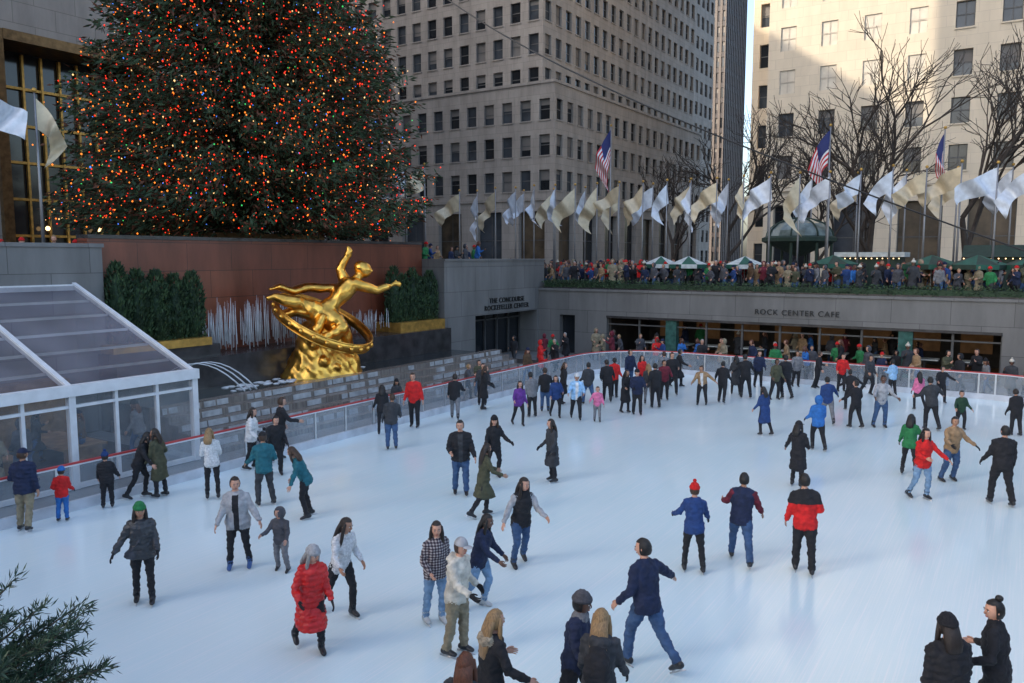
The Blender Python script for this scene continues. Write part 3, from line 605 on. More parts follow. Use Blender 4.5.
# ------------------------------------------------------------------ bare trees
def bare(x,y,H,seed):
    random.seed(seed); g=G()
    def br(p,d,L,r,dep):
        q=p+d*L*.5+Vector((random.uniform(-1,1),random.uniform(-1,1),0))*L*.05; e=q+(d+Vector((random.uniform(-.15,.15),random.uniform(-.15,.15),.08))).normalized()*L*.5
        g.limb([p,q,e],[r,r*.85,r*.68],'bare_bark',5 if dep<3 else 3,cap=False)
        if dep>=6: return
        for k in range(3 if dep<5 else 2):
            a=random.uniform(0,6.28); sp=random.uniform(.3,.75); x_=d.orthogonal().normalized(); y_=d.cross(x_)
            nd=(d*math.cos(sp)+(x_*math.cos(a)+y_*math.sin(a))*math.sin(sp)+Vector((0,0,.12))).normalized()
            br(e if k<2 else q,nd,L*random.uniform(.68,.86),r*.66,dep+1)
    br(Vector((x,y,GZ)),Vector((0,0,1)),H*.27,.22,0); g.obj('bare_tree',True)
bare(-7.9,51.2,15,1); bare(-3.2,50.5,15,2); bare(-19.5,61,14,3); bare(.6,51.4,13.5,5); bare(-14,66,11,8); bare(-26,66,11,9); bare(-11,66,14,12)
random.seed(11)
def umbrella(x,y,m,m2,r=1.35,z=5.75):
    g=G(); g.limb([(x,y,GZ),(x,y,z+.3)],[.03,.03],'pole',6); n=8; V=[(x,y,z+.35)]+[(x+r*math.cos(2*math.pi*i/n),y+r*math.sin(2*math.pi*i/n),z-.1) for i in range(n)]
    for i in range(n): g.add([V[0],V[1+i],V[1+(i+1)%n]],[(0,1,2)],m if i%2==0 else m2)
    for i in range(n): 
        a,b=V[1+i],V[1+(i+1)%n]; g.quad(a,b,(b[0],b[1],b[2]-.22),(a[0],a[1],a[2]-.22),m2 if i%2==0 else m)
    g.obj('market_umbrella')
for (x,y) in ((-17.6,42.8),(-15.9,42.6),(-12.8,42.7)): umbrella(x,y,'canvas_green','canvas_white',1.1,5.2)
for (x,y) in ((-3.9,42.6),(-2.0,42.4),(.2,42.6),(-8.5,43.6)): umbrella(x,y,'canvas_dark','canvas_green',1.25,5.25)
gz=G(); cx,cy=-11.4,48.5
for i in range(8):
    a=2*math.pi*i/8; gz.limb([(cx+1.8*math.cos(a),cy+1.8*math.sin(a),GZ),(cx+1.8*math.cos(a),cy+1.8*math.sin(a),6.5)],[.08,.08],'canvas_dark',6)
gz.loft([(cx,cy,6.4),(cx,cy,6.6)],[2.1,2.1],[2.1,2.1],X1,Y1,'canvas_dark',16)
gz.ell((cx,cy,6.6),(1.9,1.9,1.15),'dome_glass',16,8,keep=lambda d:d.z>-.05)
for i in range(8):
    a=2*math.pi*i/8; gz.limb([(cx+1.92*math.cos(a)*math.cos(t),cy+1.92*math.sin(a)*math.cos(t),6.6+1.17*math.sin(t)) for t in [k*math.pi/12 for k in range(7)]],[.05]*7,'canvas_dark',5)
gz.limb([(cx,cy,7.7),(cx,cy,8.2)],[.12,.03],'canvas_dark',6); gz.obj('domed_gazebo',False)
g=G(); g.box(-8.6,-5.6,45.6,47.4,GZ,5.5,'canvas_dark'); g.box(-8.8,-5.4,45.3,47.6,5.5,5.75,'canvas_white')
for i in range(12): g.ell((-8.5+i*.26,45.25,5.42),(.03,.03,.03),'lamp_warm',6,4)
g.obj('market_kiosk')
g=G(); g.box(-2.6,2.8,46.5,48.4,GZ,5.5,'canvas_dark'); g.add([(-2.9,46.2,5.5),(3.1,46.2,5.5),(3.1,48.6,5.5),(-2.9,48.6,5.5),(-2.9,47.4,6.1),(3.1,47.4,6.1)],[(0,1,5,4),(2,3,4,5),(0,4,3),(1,2,5)],'canvas_dark')
for i in range(20): g.ell((-2.8+i*.3,46.15,5.42),(.03,.03,.03),'lamp_warm',6,4)
g.obj('market_kiosk')
g=G(); P0=Vector((3,30,4.4));P1=Vector((-60,76.9,36.3)); n=24
g.limb([P0.lerp(P1,i/n)-Vector((0,0,1.6*4*(i/n)*(1-i/n))) for i in range(n+1)],[.025+.06*i/n for i in range(n+1)],'cable',6); g.obj('overhead_cable',True)
g=G(); g.limb([(3,30,0),(3,30,4.5)],[.06,.05],'pole',8); g.obj('cable_post',True)
def shrub(x,y,z,rad,seed,nst=150):
    rng=np.random.RandomState(seed); e=empty('evergreen_shrub'); g=G(); C=[];U=[]
    g.box(x-.6,x+.6,y-.4,min(y+.25,1.15),GZ,GZ+.12,'dark_stone')
    for i in range(nst):
        d=rng.normal(size=3); d[2]=abs(d[2])*.9+.15; d/=np.linalg.norm(d); L=rad*rng.uniform(.7,1.1)
        b=np.array([x,y,z])+rng.normal(size=3)*.04; P_=[b+d*L*t+np.array([0,0,.06*math.sin(t*2)-.05*t*t]) for t in (0,.35,.7,1)]
        g.limb([tuple(p) for p in P_],[.009,.007,.005,.003],'bark',4)
        k=300; t=.25+.8*rng.rand(k); c=b+d*L*t[:,None]+np.stack([0*t,0*t,.06*np.sin(t*2)-.05*t*t],1); lat=rng.normal(size=(k,3))*.008; C.append(c+lat)
        u=d*.7+rng.normal(size=(k,3))*.6; u/=np.linalg.norm(u,axis=1,keepdims=True); U.append(u*.042)
    C=np.concatenate(C);U=np.concatenate(U); W=np.cross(U,runit(len(U))); W=W/np.linalg.norm(W,axis=1,keepdims=True)*.0035
    g.obj('stems',True,e); mkobj('needles',leafmesh('needles',C,U,W,rng.randint(0,2,len(C)),['needle_a','needle_b']),e)
shrub(-3.42,1.0,3.60,.76,3,190); shrub(-2.75,.8,3.60,.60,4,130)
# ------------------------------------------------------------------ PEOPLE
def norm(v): return Vector(v).normalized()
def hand_template():
    g=G(); X=Vector((1,0,0));Y=Vector((0,1,0))
    g.loft([(0,0,.01),(0,0,-.03),(-.003,.002,-.065),(-.006,0,-.095)],[.021,.019,.016,.013],[.024,.034,.041,.038],X,Y,'H',8)
    for (y,L,r) in ((.031,.062,.0088),(.010,.072,.009),(-.011,.067,.0088),(-.031,.052,.0078)):
        z0=-.085; g.limb([(-.004,y*.9,z0),(-.010,y,z0-L*.4),(-.024,y*1.04,z0-L*.75),(-.040,y*1.05,z0-L*.98)],[r*1.05,r,r*.9,r*.7],'H',6)
    g.limb([(0,.022,-.02),(-.006,.046,-.045),(-.014,.056,-.075),(-.022,.056,-.098)],[.014,.012,.0105,.008],'H',6)
    return np.array(g.v),g.f
HV,HF=hand_template()
ARM={'down':(9,4,14,.1),'relax':(11,8,32,.05),'out':(26,22,36,.05),'wide':(48,12,20,0),'pocket':(20,-14,62,-.3),'fwd':(12,42,24,.05),'hold':(18,28,34,.05),'bent':(16,6,78,-.3),
     'back':(16,-28,20,0),'phone':(14,30,100,-.2),'up':(45,60,50,0),'low':(14,12,38,.05),'side':(68,10,8,0)}
LEG={'stand':((4,3,7),(-3,3,7)),'glide':((18,4,32),(-15,5,16)),'push':((16,6,30),(-22,13,14)),'pushL':((-22,13,14),(16,6,30)),'wide':((11,6,22),(-2,7,16)),
     'bend':((24,7,42),(14,7,36)),'walk':((23,3,20),(-18,4,20)),'glideL':((-15,5,16),(18,4,32))}
def build_person(h=1.72,top='black',k='jacket',pants='black',hair='h_brown',hs='short',hat=None,hatc='black|knit',arms=('relax','relax'),legs='glide',lean=4,turn=0,nod=4,
    fem=False,boot='boot_black',skin='skin1',glove=None,sleeve=None,yoke=None,inner=None,scarf=None,pack=None,bag=None,hood=None,voxel=.016,blade=True,wr=True,slim=1.0,lat=0,jit=0):
    g=G(); kid=h<1.35; T=Matrix.Rotation(-R(lean),3,'X')@Matrix.Rotation(R(lat),3,'Y')
    def mk(c,kind=''): return c if (c in MATS or c in ('plaid','fur') or '|' in c) else c+'|'+kind if kind else c
    kk='puf' if k in('puffer','pcoat') else ('knit' if k=='sweater' else '')
    TM=mk(top,kk); SM=mk(sleeve,'') if sleeve else TM; PM=pants; GM=glove if glove else skin
    b={'jacket':1.14,'puffer':1.24,'sweater':1.05,'coat':1.12,'pcoat':1.20,'vest':1.13}[k]*slim
    fs=.88 if fem else 1.0; fw=.86 if fem else 1.0
    def S(x,y,z): return T@Vector((x,y,z))
    Xt=T@Vector((1,0,0)); Yt=T@Vector((0,1,0))
    tv=[-.15,-.03,.12,.26,.38,.445,.49]; rx=[.168,.174,.155*fw/.95,.172*fs/.97,.178*fs,.120,.066]; ry=[.122,.128,.112,.128,.115,.092,.068]
    C=[S(0,-.005 if t<0 else .01*math.sin(t*6),t) for t in tv]
    rx=[r*b for r in rx]; ry=[r*b for r in ry]
    hips=[]; ths=[]; ank=[]
    for s_,(a,sp,kn) in zip((-1,1),LEG[legs]):
        a+=random.uniform(-jit,jit)*.6; kn=max(3,kn+random.uniform(-jit,jit)*.7)
        hp=Vector((s_*.088,0,-.03)); d1=norm((s_*math.sin(R(sp)),math.sin(R(a)),-math.cos(R(a)))); d2=norm((s_*math.sin(R(sp))*.75,math.sin(R(a-kn)),-math.cos(R(a-kn))))
        kn_=hp+d1*.40; an=kn_+d2*.40; hips.append((hp,kn_,an,d1,d2,a-kn)); ths.append(d1)
    if k in ('coat','pcoat'):
        av=(ths[0]+ths[1])/2; sp=abs(ths[0].y-ths[1].y)*.25
        for t,x_,y_ in ((.27,.185,.145),(.46,.205,.165)):
            C.insert(0,av*t*1.0+Vector((0,0,-.01))); rx.insert(0,x_*b*(1 if not fem else .95)); ry.insert(0,(y_+sp*t)*b)
    n=len(C); g.loft(C,rx,ry,[Xt]*n,[Yt]*n,TM,16,sq=.92)
    g.loft([S(0,0,-.14),S(0,0,-.02),S(0,0,.06)],[.145,.162,.145],[.115,.126,.11],Xt,Yt,PM,12)
    for s_ in (-1,1): g.limb([S(0,0,.46),S(s_*.09*fs,0,.445),S(s_*.165*fs,0,.415)],[.056*b,.060*b,.066*b],TM,10)
    for (hp,kn_,an,d1,d2,pt) in hips:
        loose=1.05 if fem else 1.2
        if pants.startswith('black') and fem: loose=1.0
        g.limb([hp+Vector((0,0,.03)),hp+d1*.14,hp+d1*.28,kn_,kn_+d2*.12,kn_+d2*.25,an+d2*.01],[.093*slim,.09*loose,.076*loose,.061*loose,.061*loose,.055*loose,.053*loose],PM,12)
        pf=R(max(-45,min(10,pt*.7 if pt<-12 else 0))); Fd=Vector((0,math.cos(pf),math.sin(pf))); Ud=Vector((0,-math.sin(pf),math.cos(pf)))
        bc=an-Ud*.05; g.loft([bc-Fd*.085,bc-Fd*.04,bc+Fd*.05,bc+Fd*.12-Ud*.012,bc+Fd*.165-Ud*.018],[.036,.044,.046,.047,.034],[.04,.052,.045,.034,.026],Vector((1,0,0)),Ud,boot,10)
        g.limb([an-Ud*.05,an+Ud*.03,an-d2*.10],[.052,.054,.060],boot,10)
        ank.append((an,Fd,Ud))
    W=[]
    for s_,A_ in zip((-1,1),arms):
        a=ARM[A_] if isinstance(A_,str) else A_
        sd,fw_,bd,inw=a; sd=max(6,sd+random.uniform(-jit,jit)*.6); fw_+=random.uniform(-jit,jit); bd=max(5,bd+random.uniform(-jit,jit)*1.8); sh=S(s_*.172*fs*(.96+.04*b),0,.415)
        up=norm(T@Vector((s_*math.sin(R(sd)),math.sin(R(fw_))*math.cos(R(sd)),-math.cos(R(fw_))*math.cos(R(sd)))))
        fwv=Vector((s_*inw,1,.25)).normalized(); fo=fwv-up*up.dot(fwv); fo=norm(fo) if fo.length>.05 else Vector((0,0,1))
        el=sh+up*.275; f2=norm(up*math.cos(R(bd))+fo*math.sin(R(bd))); wr_=el+f2*.245
        q=b*(.9 if fem else 1)
        g.limb([sh-up*.02,sh+up*.10,sh+up*.2,el,el+f2*.09,wr_-f2*.02],[.066*q,.061*q,.057*q,.055*q,.051*q,.041*q],SM,10)
        if k!='sweater': g.limb([wr_-f2*.03,wr_],[.043*q,.043*q],SM,10)
        W.append((wr_,f2,s_))
    g.limb([S(0,0,.44),S(0,.012,.56)],[.058,.052],skin,10)
    g.loft([S(0,-.005,.45),S(0,0,.51)],[.085,.07],[.08,.07],Xt,Yt,TM,12)
    if scarf: g.loft([S(0,.01,.455),S(0,.015,.50),S(0,.015,.54)],[.10,.095,.075],[.10,.095,.075],Xt,Yt,scarf,12)
    if hood: g.ell(S(0,-.095,.455),(.13,.075,.085),hood if hood!='same' else TM,12,8)
    if pack: g.loft([S(0,-.19,.02),S(0,-.21,.15),S(0,-.2,.3),S(0,-.17,.4)],[.13,.15,.14,.09],[.08,.09,.08,.05],Xt,Yt,pack,12,sq=.7)
    if bag:
        g.ell(S(.17,.10,-.06),(.10,.05,.085),bag,10,8)
        g.limb([S(-.12,.02,.46),S(-.03,.15,.28),S(.08,.16,.1),S(.17,.12,0)],[.016]*4,bag,6)
    V,Nn,F,Cc,mi,names=remesh(g,voxel,3)
    Ti=np.array(T.inverted()); loc=Cc@Ti.T
    def addname(nm):
        if nm not in names: names.append(nm)
        return names.index(nm)
    tidx=names.index(TM)
    if inner:
        ii=addname(inner); msk=(mi==tidx)&(np.abs(loc[:,0])<.045+.03*np.clip(loc[:,2],0,.4))&(loc[:,1]>.04)&(loc[:,2]<.47); mi[msk]=ii
    if yoke:
        ii=addname(yoke); msk=((mi==tidx))&(loc[:,2]>.27)&(loc[:,2]<.9); mi[msk]=ii
    isc=np.zeros(len(V)); vt=np.zeros(len(V),bool)
    cl=np.isin(mi,[i for i,nm in enumerate(names) if not nm.startswith(('skin','boot'))])
    vt[F[cl].ravel()]=True
    if wr:
        ph=random.random()*50
        dsp=np.array([noise.noise(Vector((v[0]*11+ph,v[1]*11,v[2]*15)))*.018+noise.noise(Vector((v[0]*24,v[1]*24+3,v[2]*36+ph)))*.010 for v in V.tolist()])
        isc[vt]=dsp[vt]
    if k in('puffer','pcoat'):
        pt=np.zeros(len(V),bool); pt[F[(mi==tidx)|(mi==(names.index(SM)))].ravel()]=True
        isc[pt]+=.013*(np.abs(np.sin(np.pi*V[pt,2]/.085))-.6)
    V=V+Nn*isc[:,None]
    e=G()
    for (an,Fd,Ud) in ank:
        if blade:
            e.fbox(an-Ud*.118+Fd*.04,Vector((.004,0,0)),Fd*.155,Ud*.011,'blade')
            for q in (-.03,.11): e.fbox(an-Ud*.10+Fd*q,Vector((.008,0,0)),Fd*.022,Ud*.016,'blade')
    for (w,f2,s_) in W:
        zz=-f2; yy=Vector((0,1,0)) if abs(f2.y)<.85 else Vector((0,0,1)); yy=norm(yy-zz*zz.dot(yy)); xx=yy.cross(zz)
        m=Matrix((xx,yy,zz)).transposed(); mA=np.array(m); hv=HV.copy()*(1.08 if glove else 1.0)*(.92 if fem else 1); 
        if s_<0: hv[:,0]*=-1
        hv=hv@mA.T+np.array(w); e.add(hv,HF,GM)
    hg=G(); hsz=1.18 if kid else 1.05
    def hf(d,p):
        x,y,z=p; low=max(0,-d.z)
        x*=1-.34*low**1.5; 
        if d.y<0: y*=1-.30*low
        else: y*=1-.06*low
        if d.y>.55 and -.1<d.z<.35: y-=.004
        return Vector((x,y,z))
    hg.ell((0,0,0),(.076,.096,.118),skin,20,14,fn=hf)
    hg.loft([(0,.088,.018),(0,.104,-.008),(0,.106,-.024),(0,.09,-.032)],[.006,.010,.015,.010],[.008,.009,.009,.006],Vector((1,0,0)),Vector((0,.6,.8)).normalized(),skin,8)
    for s_ in (-1,1):
        hg.ell((s_*.03,.083,.012),(.013,.009,.0065),'eyewhite',8,6); hg.ell((s_*.03,.0885,.012),(.0072,.006,.0066),'eyedark',8,6)
        hg.ell((s_*.03,.089,.030),(.018,.006,.0045),hair if hair!='h_grey' else 'h_brown',8,4); hg.ell((s_*.076,-.004,.002),(.010,.018,.028),skin,8,6)
    hg.ell((0,.084,-.055),(.023,.010,.0075),'lips',10,6)
    nzf=lambda d,p: Vector(p)*(1+.07*noise.noise(Vector(d)*4+Vector((h*9,lean,turn))))
    if hat!='hood':
        hg.ell((0,-.006,.006),(.086,.104,.124),hair,20,14,fn=nzf,keep=lambda d:(d.y<.30 and d.z>-.62) or d.z>.55)
        if hs in('long','mid'):
            L=.34 if hs=='long' else .18
            hg.loft([(0,-.055,.02),(0,-.085,-.08),(0,-.105,-.08-L*.4),(0,-.11,-.08-L*.8),(0,-.10,-.08-L)],[.085,.095,.10,.085,.04],[.05,.05,.045,.035,.015],Vector((1,0,0)),Vector((0,1,0)),hair,12)
            for s_ in (-1,1): hg.limb([(s_*.072,.02,.05),(s_*.086,.02,-.06),(s_*.092,.03,-.08-L*.4),(s_*.085,.035,-.08-L*.75)],[.022,.028,.026,.008],hair,8)
        if hs=='pony': hg.limb([(0,-.10,.04),(0,-.15,.02),(0,-.16,-.08),(0,-.14,-.2)],[.025,.035,.032,.01],hair,8)
        if hs=='bun': hg.ell((0,-.06,.13),(.042,.042,.036),hair,10,8,fn=nzf)
    if hat in('beanie','pom'):
        hg.ell((0,-.006,.02),(.094,.112,.135),hatc,20,14,fn=nzf,keep=lambda d:d.z>.16)
        hg.loft([(0,-.004,.028),(0,-.006,.05),(0,-.008,.075)],[.092,.098,.092],[.110,.116,.110],Vector((1,0,0)),Vector((0,1,.08)).normalized(),hatc,18)
        if hat=='pom': hg.ell((0,-.01,.175),(.035,.035,.033),hatc,10,8,fn=nzf)
    if hat=='cap':
        hg.ell((0,-.004,.015),(.09,.108,.128),hatc,20,14,keep=lambda d:d.z>.2); hg.ell((0,.125,.045),(.068,.065,.008),hatc,12,6)
    if hat=='hood': hg.ell((0,-.02,.0),(.112,.128,.148),TM,20,14,fn=nzf,keep=lambda d:not(d.y>.45 and abs(d.x)<.62 and d.z<.62))
    hc=S(0,.018,.49+.155*(1 if not kid else 1.08)); Hm=Matrix.Translation(hc)@(Matrix.Rotation(R(turn),4,'Z')@Matrix.Rotation(R(-nod-lean*.5),4,'X'))@Matrix.Scale(hsz,4)
    hg.xf(Hm); e.add(hg.v,hg.f,'x'); e.m=e.m[:-len(hg.f)]+hg.m
    zmin=min((an-Ud*.129 if blade else an-Ud*.10).z for an,Fd,Ud in ank)
    nV=len(V); allV=np.concatenate([V,np.array(e.v)]); allV[:,2]-=zmin; allV*=h/1.735*(.985)
    for nm in e.m: addname(nm)
    me=bpy.data.meshes.new('person'); nq=len(F)
    ef=e.f; lt=np.concatenate([np.full(nq,4),np.array([len(f) for f in ef])]).astype(np.int32); li=np.concatenate([F.ravel(),np.array([i+nV for f in ef for i in f])]).astype(np.int32)
    me.vertices.add(len(allV)); me.vertices.foreach_set('co',allV.astype(np.float32).ravel()); me.loops.add(len(li)); me.loops.foreach_set('vertex_index',li)
    me.polygons.add(len(lt)); me.polygons.foreach_set('loop_start',np.concatenate([[0],np.cumsum(lt)[:-1]]).astype(np.int32))
    try: me.polygons.foreach_set('loop_total',lt)
    except Exception: pass
    for nm in names: me.materials.append(getmat(nm))
    ixn={nm:i for i,nm in enumerate(names)}
    me.polygons.foreach_set('material_index',np.concatenate([mi,np.array([ixn[x] for x in e.m])]).astype(np.int32))
    me.polygons.foreach_set('use_smooth',np.ones(len(lt),dtype=bool)); me.update(calc_edges=True); me.validate()
    return me
def person(E,N,h,hd,name='ice_skater',z=0,**k):
    d=math.hypot(E,N); k.setdefault('voxel',.0135 if d<14 else (.018 if d<24 else .026)); k.setdefault('wr',d<24); k.setdefault('jit',9)
    me=build_person(h=h,**k); o=mkobj(name,me); o.location=(E,N,z); o.rotation_euler=(0,0,R(-147.1+hd)); return o
D=[
(-11.56,7.07,1.70,20,dict(top='charcoal',k='puffer',hat='beanie',hatc='green|knit',arms=('low','out'),legs='stand',bag='dkgrey',turn=15,fem=True,hs='mid',hair='h_dkbrown')),
(-11.41,8.78,1.76,10,dict(top='ltgrey',k='jacket',inner='black',hair='h_dkbrown',hs='pony',arms=('out','hold'),legs='wide',fem=True,slim=1.12,boot='boot_blue')),
(-10.71,9.12,1.20,350,dict(top='dkgrey',pants='grey',hair='h_brown',hat='hood',arms=('hold','out'),legs='wide')),
(-8.06,7.35,1.66,30,dict(top='red',k='pcoat',hair='h_grey',hs='mid',hat='beanie',hatc='ltgrey|knit',arms=('relax','bent'),legs='glide',lean=8,nod=14,turn=25,fem=True,glove='black')),
(-8.56,8.42,1.70,45,dict(top='white',k='sweater',hair='h_dkbrown',hs='long',arms=('bent','hold'),legs='glide',lean=14,fem=True,nod=8)),
(-15.43,11.22,1.66,200,dict(top='white',k='sweater',hair='h_blonde',hs='mid',arms=('bent','bent'),legs='stand',fem=True)),
(-16.7,13.36,1.66,100,dict(top='white',k='puffer',hair='h_dkbrown',hs='mid',arms=('bent','relax'),legs='stand',pants='black',fem=True)),
(-16.8,14.4,1.80,120,dict(top='black',k='jacket',hair='h_brown',arms=('relax','fwd'),legs='glide')),
(-14.01,11.52,1.68,215,dict(top='teal',k='jacket',hat='cap',hatc='black',arms=('hold','bent'),legs='wide',lean=10,pants='charcoal')),
(-15.73,13.3,1.62,30,dict(top='black',k='jacket',hair='h_black',arms=('relax','hold'),legs='glide',lean=12)),
(-12.57,11.39,1.66,285,dict(top='teal',k='jacket',hair='h_brown',hs='mid',arms=('fwd','hold'),legs='wide',lean=22,fem=True,nod=12)),
(-16.6,18.25,1.60,190,dict(top='black',k='jacket',hair='h_black',hs='mid',fem=True,legs='stand')),
(-15.12,17.00,1.64,190,dict(top='charcoal',k='jacket',pants='denim',hair='h_brown',arms=('relax','low'),legs='stand')),
(-16.45,19.62,1.84,350,dict(top='red',k='jacket',hair='h_brown',legs='stand',arms=('down','down'))),
(-10.79,14.49,1.82,5,dict(top='black',k='puffer',pants='denim',hair='h_black',arms=('relax','bent'),legs='stand',inner='charcoal')),
(-10.95,16.1,1.66,30,dict(top='black',k='jacket',hat='beanie',hatc='black|knit',arms=('hold','low'),legs='glide',fem=True,hs='mid')),
(-9.44,13.49,1.64,110,dict(top='olive',k='coat',hair='h_dkbrown',hs='long',arms=('fwd','hold'),legs='walk',fem=True,lean=6)),
(-7.31,11.60,1.74,20,dict(top='black',k='vest',sleeve='ltgrey',pants='denim',hair='h_dkbrown',hs='long',arms=('hold','out'),legs='glideL',lean=9,fem=True,scarf='black|knit')),
(-9.55,16.57,1.62,300,dict(top='charcoal',k='coat',hair='h_dkbrown',hs='long',arms=('relax','low'),legs='stand',fem=True)),
(-7.18,9.00,1.66,30,dict(top='plaid',k='jacket',pants='ltdenim',hair='h_dkbrown',hs='long',arms=('relax','bent'),legs='stand',fem=True,boot='boot_white',turn=-20)),
(-6.95,9.80,1.64,70,dict(top='navy',k='jacket',pants='ltdenim',hair='h_black',hs='long',arms=('hold','fwd'),legs='glide',lean=12,fem=True,boot='boot_white')),
(-6.37,8.44,1.72,60,dict(top='cream',k='jacket',pants='khaki',hair='h_brown',hat='cap',hatc='ltgrey',arms=('pocket','hold'),legs='stand',lean=5,hood='same')),
(-4.72,6.85,1.74,120,dict(top='black',k='jacket',hair='h_blonde',hs='long',arms=('bent','out'),legs='glide',fem=True,hood='fur',pants='black')),
(-4.41,5.91,1.70,160,dict(top='charcoal',k='jacket',hair='h_auburn',hs='long',arms=('relax','relax'),legs='stand',fem=True)),
(-3.67,7.42,1.74,165,dict(top='charcoal',k='jacket',hair='h_blonde',hs='long',arms=('low','low'),legs='stand',fem=True,pack='black',hood='same')),
(-4.15,7.75,1.78,70,dict(top='navy',k='jacket',hair='h_black',hat='beanie',hatc='dkgrey|knit',arms=('relax','hold'),legs='glide',lean=6,scarf='grey|knit')),
(-4.03,9.53,1.84,215,dict(top='navy',k='jacket',pants='denim',hair='h_black',arms=('relax',(52,14,14,0)),legs='walk',lean=8,turn=30)),
(-4.65,13.04,1.62,175,dict(top='dkblue',k='jacket',hat='pom',hatc='red|knit',arms=('out','hold'),legs='wide',fem=True,pants='black',hair='h_brown')),
(-4.09,13.90,1.74,170,dict(top='navy',k='jacket',pants='denim',hair='h_black',arms=('hold','out'),legs='walk',sleeve='burgundy')),
(-3.02,14.05,1.80,165,dict(top='red',k='jacket',hair='h_black',arms=('relax','bent'),legs='stand',yoke='black',pants='black',sleeve='red')),
(-.46,9.32,1.74,185,dict(top='black',k='puffer',hat='beanie',hatc='black|knit',hair='h_dkbrown',hs='mid',arms=('down','down'),legs='stand')),
(-.05,10.06,1.74,230,dict(top='black',k='coat',hair='h_black',hs='bun',arms=('bent','bent'),legs='stand',fem=True,turn=40,scarf='black|knit')),
(-4.39,19.40,1.66,150,dict(top='black',k='coat',hair='h_black',hs='mid',arms=('out','bent'),legs='glide',fem=True,hat='cap',hatc='black')),
(-.25,20.42,1.84,170,dict(top='black',k='jacket',pants='black',hair='h_black',arms=('low','low'),legs='wide')),
(-1.77,19.87,1.72,10,dict(top='red',k='jacket',pants='ltdenim',hair='h_black',hs='mid',arms=('out','bent'),legs='wide',fem=True)),
(-2.28,22.03,1.60,150,dict(top='green',k='jacket',pants='black',hair='h_black',hs='mid',arms=('relax','out'),legs='wide',fem=True)),
(-1.34,21.89,1.70,10,dict(top='tan',k='jacket',pants='denim',hair='h_dkbrown',arms=('out','hold'),legs='wide')),
(-1.57,28.79,1.30,0,dict(top='dkgreen',k='jacket',hair='h_black',arms=('relax','out'),legs='wide')),
(-6.63,24.66,1.56,200,dict(top='dkblue',k='coat',hair='h_black',hs='mid',arms=('low','low'),legs='wide',fem=True)),
(-4.81,23.53,1.62,180,dict(top='blue',k='jacket',hair='h_brown',arms=('relax','low'),legs='glide',hat='hood')),
(-3.76,27.73,1.78,0,dict(top='ltgrey',k='sweater',pants='denim',hair='h_black',arms=('out','out'),legs='wide')),
(-4.44,27.29,1.60,200,dict(top='black',k='jacket',hair='h_black',arms=('out','out'),legs='wide')),
(-5.33,27.45,1.64,170,dict(top='dkblue',k='sweater',pants='grey',hair='h_black',arms=('relax','out'),legs='glide')),
(-2.37,28.27,1.76,180,dict(top='charcoal',k='jacket',hair='h_black',arms=('out','wide'),legs='wide')),
(-9.98,28.5,1.6,340,dict(top='tan',k='jacket',pants='black',hair='h_brown',arms=('wide','out'),legs='bend',lean=16,inner='white')),
(-.08,28.73,1.50,180,dict(top='black',k='jacket',hair='h_dkbrown',arms=('relax','low'),legs='stand')),
(-11.87,23.60,1.22,0,dict(top='pink',k='jacket',pants='grey',hair='h_brown',arms=('relax','out'),legs='stand')),
(-13.73,21.64,1.56,20,dict(top='purple',k='jacket',pants='black',hair='h_dkbrown',hs='long',arms=('relax','low'),legs='glide',fem=True)),
(-14.14,23.13,1.6,200,dict(top='grey',k='jacket',hair='h_black',arms=('relax','low'),legs='stand')),
(-14.22,24.15,1.62,180,dict(top='black',k='jacket',pants='denim',hair='h_brown',legs='stand')),
(-13.36,23.43,1.56,10,dict(top='dkblue',k='puffer',hair='h_dkbrown',hs='mid',fem=True,legs='glide')),
(-14.34,25.68,1.64,90,dict(top='black',k='coat',hair='h_brown',hs='mid',fem=True,legs='stand')),
(-12.62,23.51,1.66,0,dict(top='skyblue',k='jacket',pants='black',hair='h_brown',inner='white',legs='glide',hat='beanie',hatc='white|knit')),
(-13.56,26.18,1.66,200,dict(top='charcoal',k='jacket',pants='denim',hair='h_black',legs='walk')),
(-13.23,27.13,1.66,180,dict(top='black',k='puffer',hair='h_dkbrown',legs='stand')),
(-13.39,28.06,1.62,150,dict(top='red',k='jacket',hair='h_black',legs='stand')),
(-11.74,25.53,1.58,30,dict(top='black',k='coat',hair='h_dkbrown',hs='long',fem=True,legs='stand')),
(-11.24,25.43,1.66,0,dict(top='navy',k='puffer',hair='h_black',hat='beanie',legs='stand',arms=('bent','bent'))),
(-11.67,27.40,1.6,170,dict(top='charcoal',k='jacket',pants='grey',hair='h_blonde',hs='long',fem=True,legs='walk')),
(-11.22,26.99,1.68,190,dict(top='black',k='jacket',hair='h_black',legs='stand')),
(-11.57,28.71,1.6,0,dict(top='burgundy',k='jacket',hair='h_dkbrown',legs='stand')),
(-11.73,29.94,1.78,0,dict(top='black',k='jacket',hair='h_brown',legs='wide')),
(-12.4,30.8,1.66,200,dict(top='grey',k='jacket',hair='h_brown',legs='stand')),
(-12.9,29.6,1.6,20,dict(top='red',k='puffer',hair='h_dkbrown',hs='long',fem=True,legs='stand')),
(-12.2,31.8,1.7,90,dict(top='black',k='coat',hair='h_black',legs='walk')),
(-13.8,30.4,1.7,30,dict(top='navy',k='jacket',pants='denim',hair='h_brown',legs='stand')),
(-9.48,29.31,1.66,150,dict(top='black',k='jacket',hair='h_black',arms=('out','low'),legs='glide')),
(-9.61,31.32,1.64,170,dict(top='charcoal',k='coat',hair='h_black',hs='mid',fem=True,legs='glide')),
(-9.07,30.85,1.78,180,dict(top='black',k='jacket',pants='black',hair='h_black',arms=('out','out'),legs='wide')),
